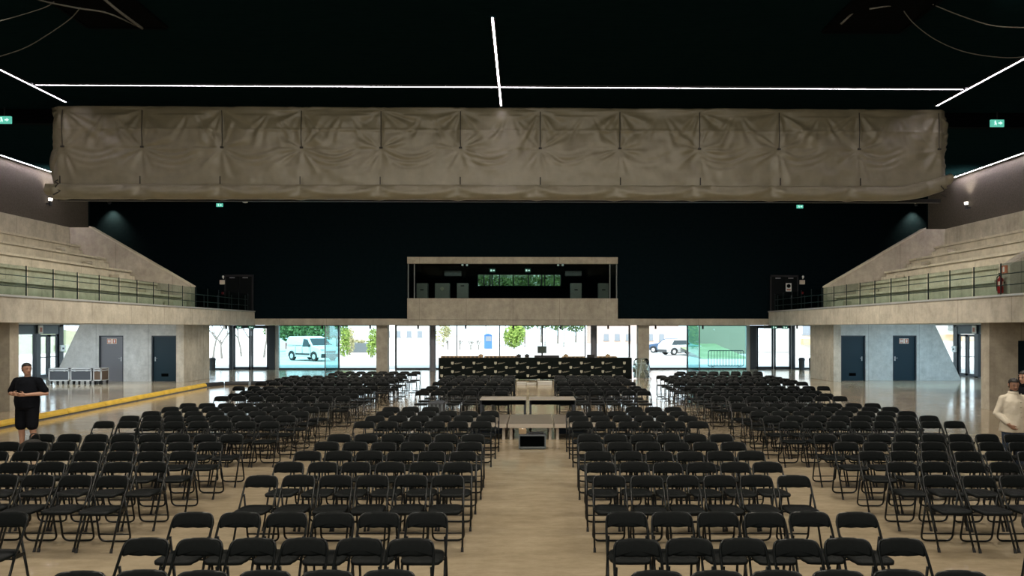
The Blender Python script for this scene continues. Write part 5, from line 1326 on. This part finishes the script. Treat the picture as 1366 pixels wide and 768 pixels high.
def house(name, px0, px1, Y, H, dep, m, wins, label, roof=True):
    x0, x1 = PXW(px0, Y), PXW(px1, Y)
    root = empty(name, ((x0+x1)/2, Y+dep/2, 0), 0, label, 'building')
    w = (x1-x0)/2
    bm = NB(); box(bm, -w, w, -dep/2, dep/2, -.05, H); obj('walls', bm, m, root)
    bm = NB(); box(bm, -w-.3, w+.3, -dep/2-.3, dep/2+.3, H, H+.25); obj('roof', bm, M['render_tan'], root)
    for wx, wz, ww, wh in wins:
        bm = NB(); box(bm, wx-ww/2, wx+ww/2, -dep/2-.06, -dep/2+.03, wz, wz+wh); box(bm, wx-ww/2-.1, wx+ww/2+.1, -dep/2-.12, -dep/2, wz-.1, wz); obj('window', bm, M['win_dark'], root)
    return root
house('house', 790, 905, 118, 7, 10, M['render_pink'], [(-4.6+1.75*i, .6, .8, 1.0) for i in range(6)] + [(-4.6+1.75*i, 3.2, .8, 1.0) for i in range(6)], 'pink rendered building far outside behind the right column')
house('house', 505, 572, 112, 6, 9, M['render_white'], [(-2.4+1.6*i, 1.2, .7, .9) for i in range(4)] + [(-2.4+1.6*i, 3.6, .7, .9) for i in range(4)], 'white building far outside between left pier and left column')
house('house', 1060, 1180, 70, 6, 9, M['render_white'], [(-3.1, 1.9, .8, 1.1), (-.4, 1.9, .8, 1.1), (2.2, 1.9, .8, 1.1)], 'pale building outside beyond the rear right corner')
c = P(1082, 457, 69.5); bm = NB(); box(bm, c.x-.8, c.x+1.6, 69.3, 69.95, .95, 1.5); tag(obj('awning', bm, M['render_orange']), 'small orange awning band on the pale building outside', 'awning')
# grassy bank and wall at the right rear
x0, x1 = PXW(924, 64), PXW(985, 64)
bm = NB(); n1, n2 = 30, 10; G = []
for j in range(n2+1):
    G.append([bm.verts.new((x0 + (x1-x0)*i/n1, 60 + 12*j/n2, -.05 + 1.05*(j/n2)**1.0 + .06*noise.noise(Vector((i*.4, j*.6, 0))))) for i in range(n1+1)])
for j in range(n2):
    for i in range(n1): bm.faces.new((G[j][i], G[j][i+1], G[j+1][i+1], G[j+1][i]))
struct(obj('grass_bank', bm, M['grass'], None, True), 'grass bank rising outside behind the crowd barrier', 'bank')
S('wall_garden', M['render_tan'], (PXW(920, 73), PXW(1000, 73), 73, 73.6, 0, 5), 0, 'tan wall behind the grass bank outside', 'wall')
# side lawns
bm = NB(); n1, n2 = 12, 20; G = []
for j in range(n2+1):
    G.append([bm.verts.new((-46 - 26*i/n1, 18 + 90*j/n2, -.05 + 3.2*(i/n1) + .1*noise.noise(Vector((i*.5, j*.5, 2))))) for i in range(n1+1)])
for j in range(n2):
    for i in range(n1): bm.faces.new((G[j][i], G[j][i+1], G[j+1][i+1], G[j+1][i]))
bmesh.ops.recalc_face_normals(bm, faces=bm.faces)
struct(obj('grass_bank', bm, M['grass'], None, True), 'grass bank outside the left lobby glass', 'bank')
root = empty('house', (62, 100, 0), .3, 'pale building with orange base outside the right lobby glass', 'building')
bm = NB(); box(bm, -9, 9, -14, 14, 0, 7); obj('walls', bm, M['render_white'], root); bm = NB(); box(bm, -9.05, 9.05, -14.05, 14.05, .9, 1.7); obj('band', bm, M['render_orange'], root)
for i in range(7):
    bm = NB(); box(bm, -9.1, -8.95, -12+3.6*i, -10.6+3.6*i, 2.2, 3.6); obj('window', bm, M['win_dark'], root)
# crowd barrier
bx0, bx1 = PXW(945, 46.4), PXW(992, 46.4)
root = empty('crowd_barrier', ((bx0+bx1)/2, 46.4, 0), 0, 'steel crowd barrier standing outside the teal tinted right glass', 'barrier')
w = (bx1-bx0)/2
bm = NB(); tube(bm, fillet([(-w, 0, .12), (-w, 0, 1.08), (w, 0, 1.08), (w, 0, .12), (-w+.01, 0, .12)], .12), .024, 8); obj('frame', bm, M['barrier'], root, True)
for k in range(1, 12):
    x = -w + 2*w*k/12; bm = NB(); cyl(bm, (x, 0, .12), (x, 0, 1.08), .015, n=6); obj('bar', bm, M['barrier'], root)
for sx in (-1, 1):
    bm = NB(); tube(bm, fillet([(sx*w*.75, -.3, .0), (sx*w*.75, -.02, .13), (sx*w*.75, .02, .13), (sx*w*.75, .3, .0)], .05), .018, 6); obj('foot', bm, M['barrier'], root)
# ------------------------------------------------------------------ vehicles
def vehicle(name, loc, rz, L, W, side, glass_side, wheels, paint, label, cat, wr=.32, windscreen=None, body_trim=True):
    """side: (x,z) outline with x from rear to front"""
    root = empty(name, loc, rz, label, cat)
    bm = NB()
    zs = sorted({round(z, 3) for x, z in side})
    zmax = max(z for x, z in side); zbelt = glass_side[0][1] if glass_side else zmax*.55
    def half_w(z):
        t = max(0, (z-zbelt)/(zmax-zbelt+1e-6)); return W/2*(1-.16*t*t - .03*t) - (.03 if z < .35 else 0)
    n = len(side)
    A = [bm.verts.new((x, -half_w(z), z)) for x, z in side]; Bv = [bm.verts.new((x, half_w(z), z)) for x, z in side]
    for i in range(n): bm.faces.new((A[i], A[(i+1) % n], Bv[(i+1) % n], Bv[i]))
    bm.faces.new(A[::-1]); bm.faces.new(Bv)
    bmesh.ops.recalc_face_normals(bm, faces=bm.faces)
    es = [e for e in bm.edges if (e.verts[0] in A) == (e.verts[1] in A)]
    bmesh.ops.bevel(bm, geom=es, offset=.06, segments=3, affect='EDGES', profile=.6)
    obj('body', bm, paint, root, False)
    for sy in (-1, 1):
        for pane in glass_side:
            pass
        bm = NB(); poly = glass_side
        off = lambda z: sy*(half_w(z)+.004)
        P1 = [bm.verts.new((x, off(z), z)) for x, z in poly]; bm.faces.new(P1 if sy < 0 else P1[::-1])
        o = obj('side_window', bm, M['car_glass'], root); sd = o.modifiers.new('t', 'SOLIDIFY'); sd.thickness = .012; sd.offset = 0
    if windscreen:
        (xa, za), (xb, zb) = windscreen; bm = NB()
        nx_, nz_2 = (za-zb), (xb-xa); q = sqrt(nx_*nx_+nz_2*nz_2); dx, dz = nx_/q*.012, nz_2/q*.012
        vs = [bm.verts.new(v) for v in ((xa+dx, -half_w(za)*.88, za+dz), (xb+dx, -half_w(zb)*.93, zb+dz), (xb+dx, half_w(zb)*.93, zb+dz), (xa+dx, half_w(za)*.88, za+dz))]
        bm.faces.new(vs); o = obj('windscreen', bm, M['car_glass'], root); sd = o.modifiers.new('t', 'SOLIDIFY'); sd.thickness = .02; sd.offset = 0
    for wx in wheels:
        for sy in (-1, 1):
            bm = NB(); cyl(bm, (wx, sy*(W/2-.21), wr), (wx, sy*(W/2+.005), wr), wr, n=24); wh = obj('wheel', bm, M['tyre'], root)
            bm = NB(); cyl(bm, (wx, sy*(W/2), wr), (wx, sy*(W/2+.018), wr), wr*.62, wr*.5, 20)
            for k in range(5):
                a = 2*pi*k/5; box(bm, wx+cos(a)*wr*.3-.03, wx+cos(a)*wr*.3+.03, min(sy*(W/2+.01), sy*(W/2+.03)), max(sy*(W/2+.01), sy*(W/2+.03)), wr+sin(a)*wr*.3-.03, wr+sin(a)*wr*.3+.03)
            obj('hubcap', bm, M['car_silver'], wh)
            bm = NB()
            pts = [(wx+(wr+.05)*cos(a), sy*(W/2+.004), wr+(wr+.05)*sin(a)) for a in [pi*k/14 for k in range(15)]]; tube(bm, pts, .035, 6); obj('wheel_arch', bm, M['trimblk'], root)
    return root, half_w
VX, VY = gp(417, 58)[0], 58.0
vside = [(-2.15, .28), (-2.20, .75), (-2.17, 1.35), (-2.08, 1.74), (-1.9, 1.84), (.1, 1.86), (.55, 1.74), (1.22, 1.14), (1.95, 1.0), (2.14, .86), (2.2, .55), (2.16, .28)]
root, hw = vehicle('van', (VX, VY, 0), radians(-38), 4.4, 1.84, vside, [(-.02, 1.08), (.98, 1.08), (.50, 1.62), (.02, 1.66)], (-1.38, 1.38), M['van'], 'white delivery van parked outside behind the teal glass', 'van', .33, ((.62, 1.68), (1.18, 1.18)))
bm = NB()
for sy in (-1, 1): box(bm, -.85, .85, min(sy*.90, sy*.945), max(sy*.90, sy*.945), .46, .57, .01)
obj('side_moulding', bm, M['trimblk'], root)
bm = NB(); box(bm, 2.12, 2.26, -.84, .84, .26, .56, .04); box(bm, 2.12, 2.22, -.45, .45, .60, .78, .02); obj('front_bumper', bm, M['trimblk'], root)
bm = NB()
for sy in (-1, 1): box(bm, 1.93, 2.17, min(sy*.55, sy*.86), max(sy*.55, sy*.86), .76, .96, .04)
obj('headlamps', bm, M['lamp_glass'], root)
bm = NB()
for sy in (-1, 1): box(bm, .86, 1.0, min(sy*.92, sy*1.10), max(sy*.92, sy*1.10), 1.06, 1.26, .03)
obj('mirrors', bm, M['trimblk'], root)
bm = NB()
for sy in (-1, 1):
    for x in (-.9, -.05, 1.0): box(bm, x-.008, x+.008, min(sy*.90, sy*.926), max(sy*.90, sy*.926), .45, 1.05)
    box(bm, -1.95, -.1, min(sy*.90, sy*.928), max(sy*.90, sy*.928), 1.155, 1.18)
obj('door_seams', bm, M['trimblk'], root)
bm = NB()
for sy in (-1, 1): box(bm, -2.21, -2.1, min(sy*.72, sy*.90), max(sy*.72, sy*.90), .85, 1.35, .02)
obj('tail_lamps', bm, M['red'], root)
cside = [(-1.95, .25), (-2.0, .7), (-1.9, .95), (-1.55, 1.32), (-1.2, 1.44), (.1, 1.44), (.75, .98), (1.75, .82), (1.95, .6), (1.95, .25)]
for px, Y, rz, paint, lab in ((890, 76, 2.75, 'car_blue', 'blue hatchback parked outside right of the right pier'), (908, 70, .35, 'car_silver', 'silver car parked outside in front of the blue hatchback')):
    root, hw = vehicle('car', gp(px, Y), rz, 3.9, 1.7, cside, [(-1.45, .96), (.62, .96), (.12, 1.36), (-1.15, 1.36)], (-1.2, 1.25), M[paint], lab, 'car', .30, ((.14, 1.40), (.72, 1.0)))
    bm = NB()
    for sy in (-1, 1): box(bm, 1.8, 1.97, min(sy*.5, sy*.78), max(sy*.5, sy*.78), .62, .76, .03)
    obj('headlamps', bm, M['lamp_glass'], root)
    bm = NB(); box(bm, 1.9, 2.0, -.78, .78, .25, .5, .03); box(bm, -2.04, -1.92, -.78, .78, .25, .5, .03); obj('bumpers', bm, M['trimblk'], root)

# ================================================================== LIGHT
w = bpy.data.worlds.new('sky'); scn.world = w; w.use_nodes = True
bg = w.node_tree.nodes['Background']; bg.inputs['Color'].default_value = (.70, .87, 1.0, 1); bg.inputs['Strength'].default_value = 3.4
SUN = bpy.data.lights.new('sun', 'SUN'); SUN.energy = 6.0; SUN.angle = radians(.6); SUN.color = (1, .96, .88)
o = bpy.data.objects.new('sun', SUN); COL.objects.link(o); o.rotation_euler = (radians(31), 0, radians(-12))
def area(loc, sx, sy, e, col, rot=(0, 0, 0)):  # added area light to brighten the hall, has no fitting
    L = bpy.data.lights.new('fill_light', 'AREA'); L.shape = 'RECTANGLE'; L.size = sx; L.size_y = sy; L.energy = e; L.color = col
    o = bpy.data.objects.new('fill_light', L); COL.objects.link(o); o.location = loc; o.rotation_euler = rot; return o
WARM = (1, .91, .77)
for x in (-7, 0, 7):  # added ceiling fill without fittings, rear ones hidden by the curtain
    area((x, 3.5, 9.3), 1.6, 1.6, 370, WARM)
    area((x, 12.5, 9.3), 1.6, 1.6, 490, WARM, (radians(16), 0, 0))
    area((x*1.2, 30.0, 9.35), 5, 1.5, 520, WARM, (radians(28), 0, 0))
    area((x*1.1, 26.0, 9.35), 4, 2, 480, WARM, (radians(-8), 0, 0))
for sx in (-1, 1):      # added fill lights without fittings, turned to the seating tiers
    area((sx*9, 27.5, 9.35), 1.5, 5, 520, WARM, (0, radians(sx*-52), 0))
    area((sx*9.5, 13.0, 9.3), 1.5, 5, 380, WARM, (0, radians(sx*-52), radians(sx*-18)))
    area((sx*18.5, 32.2, 2.58), 6, 2.5, 330, (.50, .78, 1.0) if sx > 0 else (.80, .91, 1.0), (radians(12), 0, 0))    # added cool fill under the gallery, stands in for side daylight
    area((sx*19, 39.5, 2.6), 5, 3, 230, (.55, .80, 1.0))  # more cool fill, added to brighten the rear lobby
area((0, -6.5, 4.5), 20, 2.8, 780, (1, .95, .86), (radians(88), 0, 0))      # added area light standing in for daylight from the stage side
area((0, 42.5, 6.3), 8, .4, 26, (.8, 1, .95), (radians(48), 0, 0))  # added weak fill to brighten the control room interior

# ================================================================== CAMERA
cam = bpy.data.cameras.new('camera'); cam.sensor_width = 36; cam.lens = 36*F/1366
cam.shift_x = (683-PX)/1366; cam.shift_y = (PY-384)/1366; cam.clip_end = 1000
o = bpy.data.objects.new('camera', cam); COL.objects.link(o); o.location = (CX, 0, CZ); o.rotation_euler = (radians(90), 0, -YAW)
scn.camera = o
vs = scn.view_settings; vs.view_transform = 'Standard'; vs.look = 'None'; vs.exposure = 0; vs.gamma = 1; vs.use_curve_mapping = False
scn.cycles.use_denoising = True
scn.cycles.max_bounces = 8; scn.cycles.transparent_max_bounces = 24
